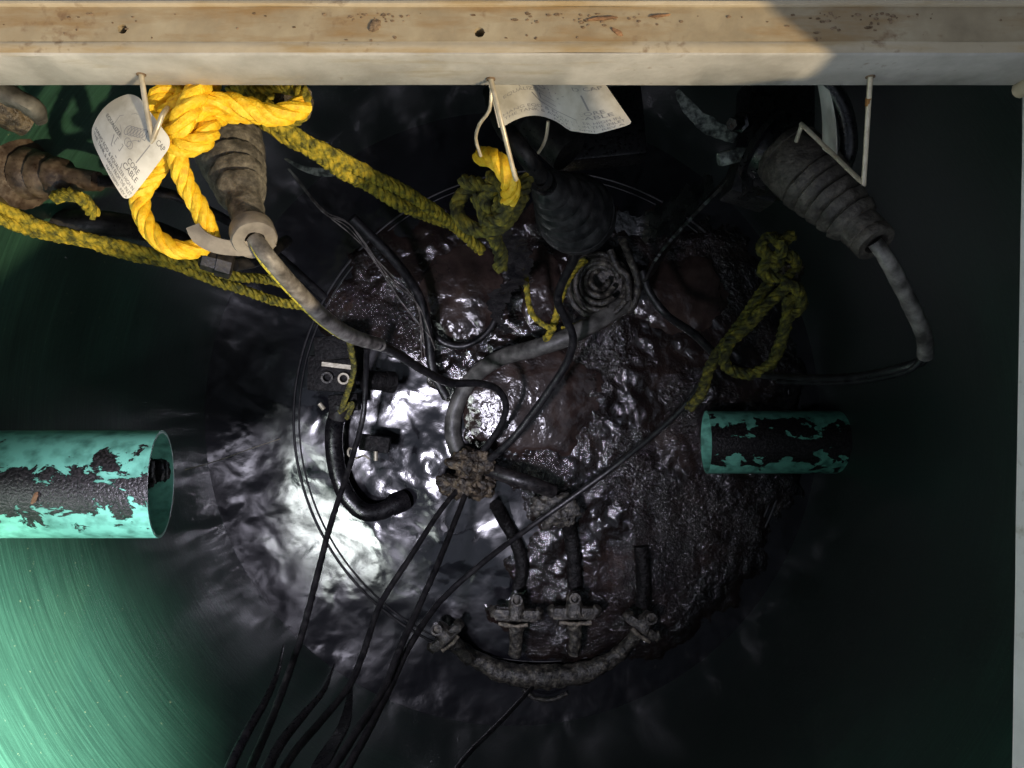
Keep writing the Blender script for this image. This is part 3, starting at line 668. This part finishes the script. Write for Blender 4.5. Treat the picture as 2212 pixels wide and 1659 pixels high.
# far left bell
prof0 = [(0, .030)]+steps(2, .034, .033, .0, .35)+[(.36, .034), (.42, .0345), (.44, .026)]+steps(3, .024, .015, .45, .78)+[(.8, .011), (1, .009)]
bell('brown ribbed bell lying sideways at the left edge', D(-60, 362, .74), D(212, 392, .70), prof0, M_rubber_b, .0012, None)
cable('dark_cable', 'black cable sagging from the far left bell behind the white tag', [D(205, 391, .70), D(260, 395, .73), D(330, 410, .80), D(420, 440, .9), D(560, 520, 1.0), D(700, 640, 1.1)], .006)
for k, pts in enumerate(([D(-20, 470, .80), D(100, 480, .82), D(220, 482, .84), D(330, 500, .9), D(430, 540, 1.0)],)):
    cable('dark_hose', 'dark hose behind the left pair of mossy ropes', pts, .014, M_rubber_d, cat_='hose')
# top left grey pipe end
pe = thing('crusted_pipe', 'crusty grey pipe end poking in at the top left corner', 'pipe', D(0, 230, .62))
MB().tube([D(-60, 190, .62), D(-10, 222, .62), D(60, 262, .64)], [.017, .017, .014], n=26, jit=.003, jsc=90).build('pipe_end', M_mud, pe)
MB().tube([D(-60, 176, .60), D(0, 196, .60), D(70, 232, .61), D(88, 258, .63)], [.008, .009, .008, .005], n=16, jit=.002).build('sleeve', M_hose, pe)
# middle bell, seen end on
A2, B2 = D(1250, 470, .90), D(1172, 392, .735)
prof2 = [(0, .046), (.12, .047)]+steps(5, .045, .013, .12, .92, .0032)+[(.93, .011), (1, .010)]
bell('dark ribbed bell seen end on under the middle hook', A2, B2, prof2, mat('scuffed_dark_rubber', [(.012, .012, .013), (.035, .033, .034), (.075, .07, .07)], 70, rough=.3, rough2=.6, bump=.5, bscale=260), .0008, (D(1176, 396, .742), D(1168, 388, .726), .0125, .006), M_black)
cable('bell_lead', 'smooth dark cable rising out of the middle bell', [D(1176, 396, .745), D(1160, 370, .72), D(1135, 335, .70), D(1110, 300, .70), D(1085, 270, .72), D(1060, 200, .76)], .0088, M_rubber_d)
jb = thing('ball_valve', 'dark metal ball valve half hidden behind the curled tag', 'valve', D(1180, 300, .8))
MB().lathe([(0, .03), (.3, .032), (.32, .024), (1, .024)], D(1120, 230, .86), D(1230, 330, .84), n=24, jit=.001).build('barrel', M_rubber_d, jb)
MB().box(D(1290, 280, .92), (.11, .085, .05), Matrix.Rotation(.1, 3, 'Z'), .004).build('housing', M_black, jb)
# black pump fitting on the right
pf = thing('pump_fitting', 'bulky black pump fitting beside the right bell', 'fitting', D(1670, 300, .8))
MB().box(D(1672, 300, .79), (.066, .12, .06), None, .006).build('housing', M_black, pf)
MB().lathe([(0, .034), (.2, .037), (.25, .03), (.6, .031), (.62, .036), (1, .034)], D(1640, 310, .73), D(1700, 345, .72), n=32, jit=.0006).build('socket', M_black, pf)
MB().lathe([(0, .009), (.4, .010), (.45, .007), (1, .006)], D(1610, 262, .74), D(1580, 268, .72), n=6).build('bolt', M_black, pf)
MB().box(D(1625, 390, .82), (.05, .05, .05), Matrix.Rotation(-.3, 3, 'Z'), .004).build('foot', M_rubber_d, pf)
MB().tube([D(1790, 180, .66), D(1822, 235, .665), D(1834, 300, .67), D(1826, 350, .68), D(1800, 400, .72)], .0075).build('lead', M_black, pf)
# right bell
A3, B3 = D(1690, 322, .70), D(1886, 520, .652)
prof3 = [(0, .0265), (.03, .030), (.07, .0315), (.075, .0295)]+[(.10, .031), (.2, .0315), (.33, .0312)]+steps(5, .0312, .0205, .34, .84, .0020)+[(.86, .0185), (.93, .0185), (.94, .0165), (1, .0165)]
b3 = bell('dark muddy ribbed bell angled down on the right', A3, B3, prof3, mat('mud_caked_rubber', [(.018, .015, .013), (.05, .042, .034), (.11, .095, .078), (.2, .18, .15)], 75, detail=9, rough=.4, rough2=.8, bump=.8, bscale=260, bdist=.0015, lo=.32, hi=.78, nrough=.72), .0016, (D(1878, 511, .654), D(1893, 527, .648), .0182, .0105))
c3 = thing('sleeved_cable', 'cable with dusty grey sleeve hooking back from the right bell', 'cable', D(1890, 525, .65))
MB().tube([D(1888, 522, .652), D(1915, 560, .655), D(1945, 615, .67), D(1975, 675, .69), D(1996, 725, .71), D(2000, 768, .73)], [.0062, .0068, .0072, .0074, .0074, .0078], n=18, jit=.0007, jsc=120).build('sleeve', M_cable_g, c3)
MB().tube([D(2000, 764, .73), D(1988, 782, .74), D(1940, 797, .76), D(1870, 812, .80), D(1780, 818, .86), D(1700, 815, .92), D(1630, 806, .98), D(1570, 790, 1.02)], .0052, n=12, jit=.0004).build('core', M_cable, c3)
MB().tube([D(1996, 770, .73), D(1960, 802, .75), D(1870, 822, .80), D(1780, 828, .86), D(1680, 824, .93)], .003, n=10).build('core_twin', M_cable, c3)
# straps and clamp by the fitting
tag(MB().ribbon([D(1462, 196, .80), D(1490, 236, .80), D(1530, 272, .80), D(1588, 300, .79)], [.006, .014, .018, .010], .002, side=Vector((.5, .8, .2)), jag=.002).build('scabby_strap', M_pale), 'pale flaking strap running to the black fitting', 'strap')
MB_ = MB().lathe([(0, .006), (.1, .0075), (.9, .0075), (1, .006)], D(1552, 345, .76), D(1612, 330, .76), n=20, jit=.0006)
tag(MB_.build('hose_clamp', M_pale), 'pale cylindrical clamp beneath the flaking strap', 'clamp')
tag(MB().ribbon([D(1612, 350, .80), D(1570, 390, .86), D(1520, 440, .95), D(1450, 520, 1.05), D(1400, 600, 1.15)], [.02, .035, .05, .045, .02], .004, side=Vector((.6, .7, .2)), jag=.006).build('support_arm', M_rubber_d), 'broad dull black arm sloping down from the right fitting', 'arm')
# ================================================================ ROPES
r1 = MB()
def pr2(pts, d): return [D(x, y, d if not isinstance(d, list) else d[min(i, len(d)-1)]) for i, (x, y) in enumerate(pts)]
rr = .0078
r1.rope(pr2([(372, 296), (352, 345), (322, 390), (303, 428), (312, 475), (340, 515), (385, 540), (428, 536), (452, 520)], [.58, .59, .60, .605, .605, .605, .607, .615, .63]), rr)
r1.rope(pr2([(380, 290), (384, 345), (402, 400), (428, 445), (448, 490), (456, 525)], [.575, .58, .59, .595, .60, .62]), rr)
r1.rope(pr2([(345, 262), (362, 300), (400, 316), (442, 300), (452, 268), (430, 250)], [.57, .562, .556, .56, .572, .585]), rr*1.05)
r1.rope(pr2([(340, 250), (338, 222), (356, 200), (386, 196), (400, 214), (372, 240), (350, 262)], [.565, .56, .56, .565, .56, .555, .56]), rr)
r1.rope(pr2([(376, 300), (392, 262), (412, 225), (432, 186), (445, 150)], [.56, .548, .55, .56, .58]), rr*1.1)
r1.rope(pr2([(396, 268), (430, 236), (480, 222), (540, 234), (590, 250), (632, 240), (658, 226)], [.558, .563, .57, .575, .58, .585, .59]), rr*1.1)
r1.rope(pr2([(400, 300), (425, 282), (450, 262), (500, 248), (560, 250)], [.575, .57, .575, .59, .60]), rr*.9)
r1.rope(pr2([(358, 292), (345, 262), (352, 232), (380, 212), (420, 205), (450, 190), (470, 160)], [.58, .575, .572, .575, .58, .59, .60]), rr)
rope1 = tag(r1.build('yellow_rope', M_rope), 'clean bright yellow rope knotted and looped on the left hook', 'rope')
def mrope(label, paths, r, m=M_moss, group='mossy yellow ropes', fuzz=.0011):
    mb = MB()
    for p in paths: mb.rope(p, r, fuzz=fuzz, pitch=r*5)
    return tag(mb.build('mossy_rope', m), label, 'rope', group)
mrope('mossy yellow double rope slanting from the left bell to the middle knot', [
    pr2([(500, 195), (560, 215), (600, 265), (650, 300), (720, 335), (800, 378), (870, 412), (930, 450), (985, 492), (1040, 540)], [.64, .63, .63, .65, .68, .72, .76, .80, .85, .9]),
    pr2([(570, 262), (620, 296), (680, 330), (740, 372), (800, 402), (860, 440), (915, 462), (960, 480)], [.64, .65, .67, .70, .74, .77, .81, .84])], .0068)
mrope('lower pair of mossy ropes running from the left edge to the striped cable', [
    pr2([(-60, 398), (0, 445), (70, 480), (160, 508), (250, 528), (340, 552), (430, 574), (510, 598), (575, 603), (640, 622)], [.70, .72, .74, .76, .78, .80, .83, .86, .9, .92]),
    pr2([(-60, 440), (0, 474), (90, 505), (180, 522), (280, 552), (370, 570), (450, 602), (530, 628), (600, 652), (690, 666)], [.70, .72, .75, .77, .79, .82, .85, .88, .92, .96])], .0058)
mrope('short frayed mossy rope end beside the far left bell', [pr2([(120, 426), (150, 420), (178, 430), (192, 446), (204, 464)], [.70, .69, .69, .70, .71])], .006)
mrope('rope frayed dark around the pipe stub behind the bright rope', [pr2([(560, 180), (620, 188), (652, 200), (655, 235), (640, 256), (600, 262)], [.64, .62, .61, .61, .62, .63]), pr2([(500, 176), (548, 196), (590, 200)], .63)], .0058)
sb = thing('pipe_stub', 'wet dark pipe stub wrapped in frayed rope below the beam', 'pipe', D(600, 210, .66))
MB().lathe([(0, .016), (.8, .017), (.82, .019), (1, .018)], D(560, 190, .68), D(640, 225, .65), n=24, jit=.002).build('stub', M_mud, sb)
mrope('tangled mossy rope knot under the middle hook', [
    pr2([(1000, 392), (1030, 398), (1062, 408), (1100, 400), (1120, 425), (1100, 460), (1062, 452), (1048, 425), (1078, 398), (1108, 420)], [.68, .67, .665, .66, .66, .66, .665, .66, .65, .655]),
    pr2([(1022, 400), (995, 425), (987, 455), (1005, 485), (1045, 498), (1085, 486), (1110, 455), (1118, 420), (1100, 390)], [.68, .685, .685, .68, .68, .67, .665, .66, .66]),
    pr2([(1030, 420), (1042, 448), (1050, 478), (1062, 505)], [.67, .67, .675, .69]),
    pr2([(1058, 492), (1070, 520), (1082, 550), (1080, 582)], [.69, .70, .71, .72]),
    pr2([(1060, 380), (1085, 400), (1095, 430), (1085, 470), (1055, 480)], [.66, .645, .64, .65, .66]),
    pr2([(1068, 440), (1110, 450), (1130, 410), (1135, 385)], [.65, .65, .66, .67])], .0068, M_moss2)
mb = MB(); mb.rope(pr2([(1040, 338), (1062, 340), (1082, 356), (1098, 384), (1104, 410), (1098, 430)], [.65, .62, .61, .612, .625, .64]), .0082)
tag(mb.build('yellow_rope', M_rope), 'short bright yellow rope bend over the middle knot', 'rope')
mrope('mouldy green rope clump with hanging loop below the right bell', [
    pr2([(1712, 506), (1690, 520), (1660, 512), (1645, 535), (1665, 556), (1690, 545), (1680, 520)], [.92, .92, .93, .93, .93, .92, .91]),
    pr2([(1660, 560), (1648, 590), (1690, 600), (1720, 575), (1700, 550), (1670, 580)], [.93, .94, .94, .94, .93, .93]),
    pr2([(1680, 590), (1640, 640), (1600, 700), (1560, 750), (1530, 800), (1515, 850), (1490, 880)], [.95, .96, .98, 1.0, 1.02, 1.05, 1.08]),
    pr2([(1710, 610), (1665, 650), (1615, 705), (1572, 745), (1568, 790), (1610, 808), (1660, 792), (1685, 745), (1700, 690), (1712, 640)], [.93, .94, .95, .96, .97, .97, .96, .95, .94, .94]),
    pr2([(1690, 610), (1722, 625), (1730, 660), (1705, 680), (1700, 640)], [.93, .93, .935, .94, .94])], .0075, M_moss2, fuzz=.0016)
tag(MB().blob(D(1695, 590, .95), (.018, .02, .015), .6, 70, 5).build('moss_clod', M_mud), 'dark clod caught in the mouldy rope clump', 'clod')
mb = MB()
mb.rope(pr2([(1265, 560), (1235, 590), (1212, 640), (1200, 690), (1185, 725), (1175, 732)], [1.2]*6), .006, fuzz=.001)
mb.rope(pr2([(1215, 712), (1240, 706), (1280, 690), (1310, 680), (1345, 668)], [1.22]), .0055, fuzz=.001)
mb.rope(pr2([(1135, 590), (1140, 640), (1150, 680), (1180, 705), (1200, 708)], [1.18]), .0045, fuzz=.001)
tag(mb.build('mossy_rope', M_moss), 'pale yellow rope scraps beside the coiled cable over the water', 'rope', 'mossy yellow ropes')
mb = MB(); mb.rope(pr2([(752, 722), (760, 760), (764, 800), (750, 850), (735, 890)], [1.0, 1.08, 1.15, 1.2, 1.23]), .0045, fuzz=.001); mb.rope(pr2([(735, 888), (762, 872), (748, 905)], 1.23), .004, fuzz=.001)
tag(mb.build('mossy_rope', M_moss2), 'thin green rope dangling over the black valve block', 'rope', 'mossy yellow ropes')
# ================================================================ LOWER CABLES, HOSES
cable('drooping_cable', 'black cable snaking past the coil down to the muddy clump', pr2([(1252, 520), (1238, 565), (1215, 610), (1205, 650), (1222, 690), (1238, 730), (1226, 780), (1190, 838), (1145, 900), (1105, 950), (1060, 990), (1020, 1012)], [.95, 1.0, 1.04, 1.07, 1.1, 1.12, 1.15, 1.18, 1.21, 1.23, 1.26, 1.29]), .0062)
cable('long_cable', 'long black cable crossing from the green rope to the bottom edge', pr2([(1545, 770), (1500, 850), (1440, 915), (1340, 998), (1250, 1064), (1140, 1142), (1040, 1218), (950, 1300), (885, 1395), (845, 1480), (800, 1570), (740, 1680), (700, 1760)], [1.03, 1.08, 1.12, 1.18, 1.2, 1.2, 1.15, 1.1, 1.0, .92, .82, .72, .66]), .0045)
grp = 'black cables running to the bottom edge'
cable('float_cable', 'black cable from the valve block, leftmost long one to reach the bottom', pr2([(792, 752), (790, 820), (785, 895), (765, 975), (738, 1060), (712, 1140), (690, 1225), (655, 1360), (625, 1450), (590, 1545), (545, 1650), (510, 1740)], [1.15, 1.2, 1.22, 1.2, 1.15, 1.1, 1.05, .97, .9, .82, .74, .68]), .0045, group=grp)
cable('float_cable', 'black cable leaving the left side of the muddy clump', pr2([(985, 1062), (950, 1105), (885, 1205), (822, 1305), (785, 1410), (755, 1480), (700, 1550), (640, 1620), (590, 1700), (560, 1760)], [1.27, 1.23, 1.15, 1.08, 1.0, .94, .86, .78, .70, .65]), .0045, group=grp)
cable('float_cable', 'black cable leaving the lower side of the muddy clump', pr2([(1008, 1060), (985, 1120), (945, 1220), (905, 1310), (862, 1405), (828, 1490), (770, 1580), (700, 1690), (660, 1760)], [1.28, 1.22, 1.12, 1.05, .97, .9, .8, .7, .65]), .0048, group=grp)
cable('float_cable', 'near black cable starting over the dark wall at the bottom left', pr2([(612, 1395), (600, 1450), (575, 1510), (535, 1580), (495, 1660), (455, 1760)], [.95, .86, .8, .74, .69, .64]), [.0012, .003, .0042, .005, .005, .005], M_black, group=grp)
cable('float_cable', 'near black cable between the two long ones at the bottom', pr2([(722, 1435), (700, 1490), (655, 1545), (610, 1600), (575, 1665), (540, 1760)], [.95, .88, .82, .76, .70, .64]), [.001, .003, .0046, .0055, .0056, .0056], M_black, group=grp)
cable('float_cable', 'faint black cable in the dark right of the bundle', pr2([(1150, 1485), (1080, 1560), (1010, 1630), (960, 1700), (930, 1760)], [1.1, .98, .88, .8, .75]), .003, group=grp)
mb = MB(); mb.ribbon(pr2([(760, 1470), (745, 1560), (700, 1640), (660, 1740)], [.98, .86, .76, .68]), [.003, .014, .02, .022], .003, side=Vector((1, .3, .1)))  # flat dark band stands in for shade between the cables
tag(mb.build('shade_band', M_black), 'flat black band painting shade amid the cables at the bottom edge', 'sleeve')
gh = thing('grey_hose', 'thick pale grey hose arching from the coil to the muddy clump', 'hose', D(1350, 655, 1.2))
MB().tube(pr2([(1362, 648), (1320, 676), (1270, 706), (1210, 735), (1150, 754), (1090, 770), (1040, 798), (1003, 840), (982, 890), (978, 935), (990, 975), (1015, 1008)], [1.24, 1.22, 1.21, 1.21, 1.23, 1.27, 1.31, 1.335, 1.342, 1.345, 1.345, 1.34]), [.0145]*6+[.0145]*3+[.015, .016, .016], n=20, jit=.0006, jsc=60).build('hose', M_hose, gh)
uh = thing('black_hose', 'thick black U shaped hose lying in the bright glare', 'hose', D(735, 890, 1.3))
MB().tube(pr2([(733, 885), (722, 925), (722, 975), (732, 1030), (752, 1075), (785, 1105), (820, 1105), (850, 1092), (868, 1083)], [1.27, 1.29, 1.3, 1.31, 1.31, 1.31, 1.32, 1.33, 1.34]), .0155, n=20, jit=.0008, jsc=60).build('hose', M_black, uh)
MB().tube(pr2([(843, 1095), (858, 1088), (876, 1080)], [1.325, 1.33, 1.34]), .0185, n=20).build('hose_end', M_black, uh)
MB().tube(pr2([(738, 868), (733, 900)], [1.26, 1.27]), .019, n=20).build('hose_cuff', M_rubber_d, uh)
cable('dark_hose', 'short dark hose pointing right from the muddy clump', pr2([(1050, 1012), (1100, 1030), (1150, 1045), (1195, 1062)], [1.29, 1.27, 1.27, 1.29]), .0125, M_rubber_d, cat_='hose')
cable('dark_hose', 'dark hose dropping from the long cable to the centre bracket', pr2([(1222, 1110), (1232, 1150), (1240, 1210), (1242, 1270)], [1.3, 1.335, 1.335, 1.335]), .0135, M_pitch, cat_='hose', jit=.003)
cable('dark_hose', 'dark hose bending down to the left centre bracket', pr2([(1070, 1090), (1092, 1130), (1118, 1180), (1128, 1230), (1118, 1275)], [1.3, 1.335, 1.335, 1.335, 1.335]), .0115, M_pitch, cat_='hose', jit=.003)
cable('dark_hose', 'dark hose standing over the right bracket in the gloom', pr2([(1385, 1180), (1390, 1240), (1388, 1310)], [1.335]), .0125, M_pitch, cat_='hose', jit=.003)
cable('dark_cable', 'thin dark cable slanting right of the coil to the green rope', pr2([(1388, 585), (1402, 630), (1440, 680), (1500, 722), (1555, 775), (1600, 800)], [1.15, 1.15, 1.15, 1.1, 1.06, 1.0]), .0062)
cable('dark_cable', 'dark twisted cable across the brown water left of centre', pr2([(760, 470), (850, 560), (905, 640), (925, 720), (935, 800), (965, 860)], [1.15, 1.2, 1.25, 1.28, 1.3, 1.3]), .008)
cable('dark_cable', 'dark cable looping round the smooth brown pool', pr2([(925, 690), (950, 735), (1000, 748), (1045, 725), (1070, 690), (1080, 650)], [1.31]), .0055)
tag(MB().blob(D(1018, 1000, 1.27), (.035, .026, .022), .55, 45, 5).blob(D(990, 1046, 1.28), (.032, .022, .018), .6, 45, 5).blob(D(1035, 1048, 1.3), (.032, .025, .018), .5, 45, 5).build('muddy_clump', M_mud), 'tan muddy clump where the cables and grey hose meet', 'clump')
tag(MB().blob(D(1200, 1100, 1.30), (.042, .028, .014), .5, 40, 5).build('muddy_clump', M_iron), 'dull grey mud clump under the long crossing cable', 'clump')
# coil of cable with metal lid
co = thing('cable_coil', 'grey coil of cable crammed on a metal lid in the centre', 'coil', D(1290, 620, 1.25))
mb = MB()
for k in range(5):
    P = []
    for j in range(30):
        a = j/29*(4.6+.35*k)+.4*k; r_ = 18+11*k
        P.append(D(1295+r_*math.cos(a)*1.05+4*math.sin(k*3), 605+r_*math.sin(a)*1.1+3*k, 1.235-.006*k+.02*math.sin(a*2+k)*.3))
    mb.tube(P, .0048, n=10, jit=.001)
mb.build('windings', M_iron, co)
MB().tube(pr2([(1345, 520), (1362, 560), (1378, 610), (1368, 660), (1355, 670)], [1.15, 1.18, 1.2, 1.22, 1.23]), .0062, jit=.001).tube(pr2([(1318, 540), (1325, 560), (1335, 580), (1355, 600), (1358, 650)], 1.2), .006, jit=.001).build('loose_turn', M_iron, co)
MB().lathe([(0, .052), (.6, .054), (1, .050)], D(1292, 616, 1.29), D(1292, 616, 1.265), n=40, jit=.0015).build('lid', M_iron, co)
MB().ribbon(pr2([(1236, 575), (1228, 610), (1232, 640), (1255, 668)], 1.235), .010, .002, side=Vector((.9, .2, .1))).ribbon(pr2([(1262, 672), (1310, 666), (1348, 650)], 1.235), .007, .002, side=Vector((.2, .9, .1))).build('lid_edge', M_brass, co)
# valve block, left
vb = thing('valve_block', 'black valve block with two round ports left of the glare', 'valve', D(720, 800, 1.25))
MB().box(D(718, 808, 1.24), (.072, .058, .05), Matrix.Rotation(-.06, 3, 'Z'), .005).build('block', M_pitch, vb)
for px, py, m_ in ((742, 818, M_brass), (706, 816, M_iron)):
    MB().lathe([(0, .0095), (1, .0095), (1, .0065), (.2, .006)], D(px, py, 1.22), D(px, py, 1.205), n=20).build('port', m_, vb)
MB().box(D(728, 790, 1.212), (.05, .007, .003), Matrix.Rotation(-.12, 3, 'Z')).build('name_plate', M_brass, vb)
MB().box(D(725, 752, 1.22), (.062, .04, .04), Matrix.Rotation(.1, 3, 'Z'), .005).build('shoulder', M_pitch, vb)
MB().box(D(745, 870, 1.26), (.05, .03, .03), Matrix.Rotation(.1, 3, 'Z'), .004).build('hose_socket', M_pitch, vb)
MB().lathe([(0, .016), (.7, .0165), (.72, .0185), (1, .0185)], D(785, 820, 1.24), D(850, 826, 1.27), n=24).build('side_outlet', M_pitch, vb)
MB().tube(pr2([(690, 872), (700, 884)], 1.24), .004).build('bolt', M_brass, vb)
# small clip fitting
fc = thing('pipe_clip', 'small black clip with pale screw in the glare', 'clip', D(795, 965, 1.28))
MB().box(D(810, 958, 1.27), (.052, .028, .02), Matrix.Rotation(-.12, 3, 'Z'), .003).build('body', M_pitch, fc)
MB().tube([D(812, 975, 1.255), D(812, 995, 1.255)], .0035).build('screw', M_brass, fc)
MB().tube(pr2([(770, 975), (755, 968), (752, 982), (768, 990), (786, 984), (798, 992)], 1.255), .0018, n=8).build('spring_wire', M_brass, fc)
# brackets at the bottom (four of a kind)
def bracket(label, px, py, rot, s=1.0):
    c = D(px, py, 1.29); Rm = Matrix.Rotation(rot, 3, 'Z')
    t = thing('pipe_bracket', label, 'bracket', c, 'crusted brackets on the curved manifold')
    def q(x, y, z=0): return c+Rm@Vector((x*s, y*s, z))
    mb = MB()
    mb.box(q(0, -.004), (.072*s, .020*s, .02), Rm, .005)
    mb.tube([q(-.034, -.004), q(-.040, .006, .004)], [.010, .007], jit=.002); mb.tube([q(.034, -.004), q(.040, .006, .004)], [.010, .007], jit=.002)
    mb.tube([q(0, -.008), q(0, .018), q(0, .030)], [.018, .013, .009], jit=.003, jsc=90)
    mb.build('yoke', M_iron, t)
    MB().tube([q(random.uniform(-.03, -.018), -.017, .011), q(0, -.0195, .012), q(random.uniform(.016, .028), -.017, .011)], .0034, jit=.0022, jsc=160).build('wear_edge', M_worn, t)
    MB().lathe([(0, .010), (1, .010), (1, .0068), (.1, .0065)], q(0, .024, .008), q(0, .024, .020), n=24).build('eyelet', M_iron, t)
    MB().tube([q(0, -.02), q(.002, -.045, -.004), q(0, -.075, -.012)], [.014, .011, .012], jit=.003, jsc=90).build('stem', M_iron, t)
    return t
bracket('leftmost crusted bracket, tilted left on the curved manifold', 962, 1372, .72, .85)
bracket('second crusted bracket from the left with dark eyelet', 1115, 1322, -.04, 1.05)
bracket('third crusted bracket from the left, upright with bright eyelet', 1240, 1318, 0, 1.05)
bracket('rightmost crusted bracket, tilted right in the gloom', 1388, 1350, -.62, .85)
mf = thing('curved_manifold', 'curved crusted iron manifold joining the four brackets', 'manifold', D(1180, 1430, 1.33))
MB().tube(pr2([(985, 1388), (1030, 1425), (1085, 1452), (1170, 1462), (1260, 1452), (1320, 1425), (1375, 1375)], 1.325), [.010, .013, .018, .021, .018, .014, .010], n=18, jit=.005, jsc=70).build('bar', M_iron, mf)
MB().tube(pr2([(1130, 1490), (1155, 1508), (1190, 1512), (1225, 1498)], 1.335), .0035, jit=.001).build('lower_hoop', M_iron, mf)
# torn film, threads, strips
tf = MB()
def film(u, v):
    x = 955+360*u+25*math.sin(v*7); y = 520+170*v+30*math.sin(u*6)-40*u
    e = .05*noise.noise(Vector((u*9, v*9, 0))); return D(x+60*e*10*(.3 if abs(u-.5) < .45 else 1)*.3, y, 1.12+.07*noise.noise(Vector((u*3, v*3, 4))))
for a, b_ in (((1060, 520), (1180, 560)), ):
    pass
tf.ribbon(pr2([(1080, 500), (1110, 545), (1120, 600), (1080, 640), (1075, 680), (1095, 720)], [1.05, 1.1, 1.15, 1.2, 1.24, 1.28]), [.03, .05, .03, .035, .02, .01], .001, side=Vector((1, .2, .3)), jag=.014)
tf.ribbon(pr2([(1330, 470), (1390, 488), (1440, 470), (1490, 430), (1540, 395)], [1.05, 1.05, 1.02, .98, .94]), [.02, .035, .05, .04, .02], .001, side=Vector((.1, 1, .2)), jag=.012)
tag(tf.build('torn_film', M_film), 'ragged black plastic film hanging around the middle bell', 'film')
th = MB()
th.tube(pr2([(400, 1015), (470, 995), (545, 968), (605, 948)], [.98, 1.05, 1.1, 1.15]), .0006, n=6)
tag(th.build('thread', M_wire), 'thin pale thread hanging out of the left pipe mouth', 'thread')
th = MB()
for k in range(4):
    pts = [(620+random.uniform(-6, 6), 365), (700, 455+random.uniform(-8, 8)), (760, 500+random.uniform(-15, 15)), (840, 590+random.uniform(-25, 25)), (890+random.uniform(-20, 20), 660), (925+random.uniform(-25, 25), 760+random.uniform(-30, 30))]
    th.tube(pr2(pts, [.9, 1.0, 1.06, 1.12, 1.2, 1.28]), .0005+.0005*random.random(), n=6, jit=.0005)
tag(th.build('root_strands', M_cable_g), 'stringy grey roots trailing from the left bell to the scum', 'roots')
tag(MB().ribbon(pr2([(615, 342), (650, 362), (690, 372), (730, 374)], [.80]), [.002, .005, .009, .007], .001, side=Vector((.1, 1, .1))).build('plastic_strip', M_pale), 'pale plastic strip below the slanting mossy rope', 'strip')
tag(MB().ribbon(pr2([(0, 500), (40, 512), (90, 530), (145, 558)], [.86]), [.003, .005, .004, .001], .001, side=Vector((.1, 1, .1))).build('plastic_strip', M_pale), 'pale hair thin sliver against the wall under the lower ropes', 'strip')

# smooth brown pump covers swelling out of the scum
M_cover = mat('slimy_brown_cover', [(.014, .010, .009), (.030, .020, .017), (.05, .034, .028)], 18, detail=6, rough=.08, rough2=.25, bump=.5, bscale=60, bdist=.004, spec=.5)
for (px, py, sx, sy, lab) in ((1150, 860, .135, .105, 'smooth brown slimy cover inside the grey hose arc'), (1005, 640, .085, .085, 'smooth brown slimy cover left of the coil'), (1165, 620, .042, .075, 'narrow smooth brown cover between torn film and coil'), (1470, 640, .10, .07, 'smooth brown slimy cover right of the coil')):
    mb = MB(); mb.blob((0, 0, 0), (sx, sy, .014), .22, 16, 5); c = D(px, py, 1.349); mb.v = [v+c for v in mb.v]
    tag(mb.build('pump_cover', M_cover), lab, 'cover', 'slimy covers in the scum')
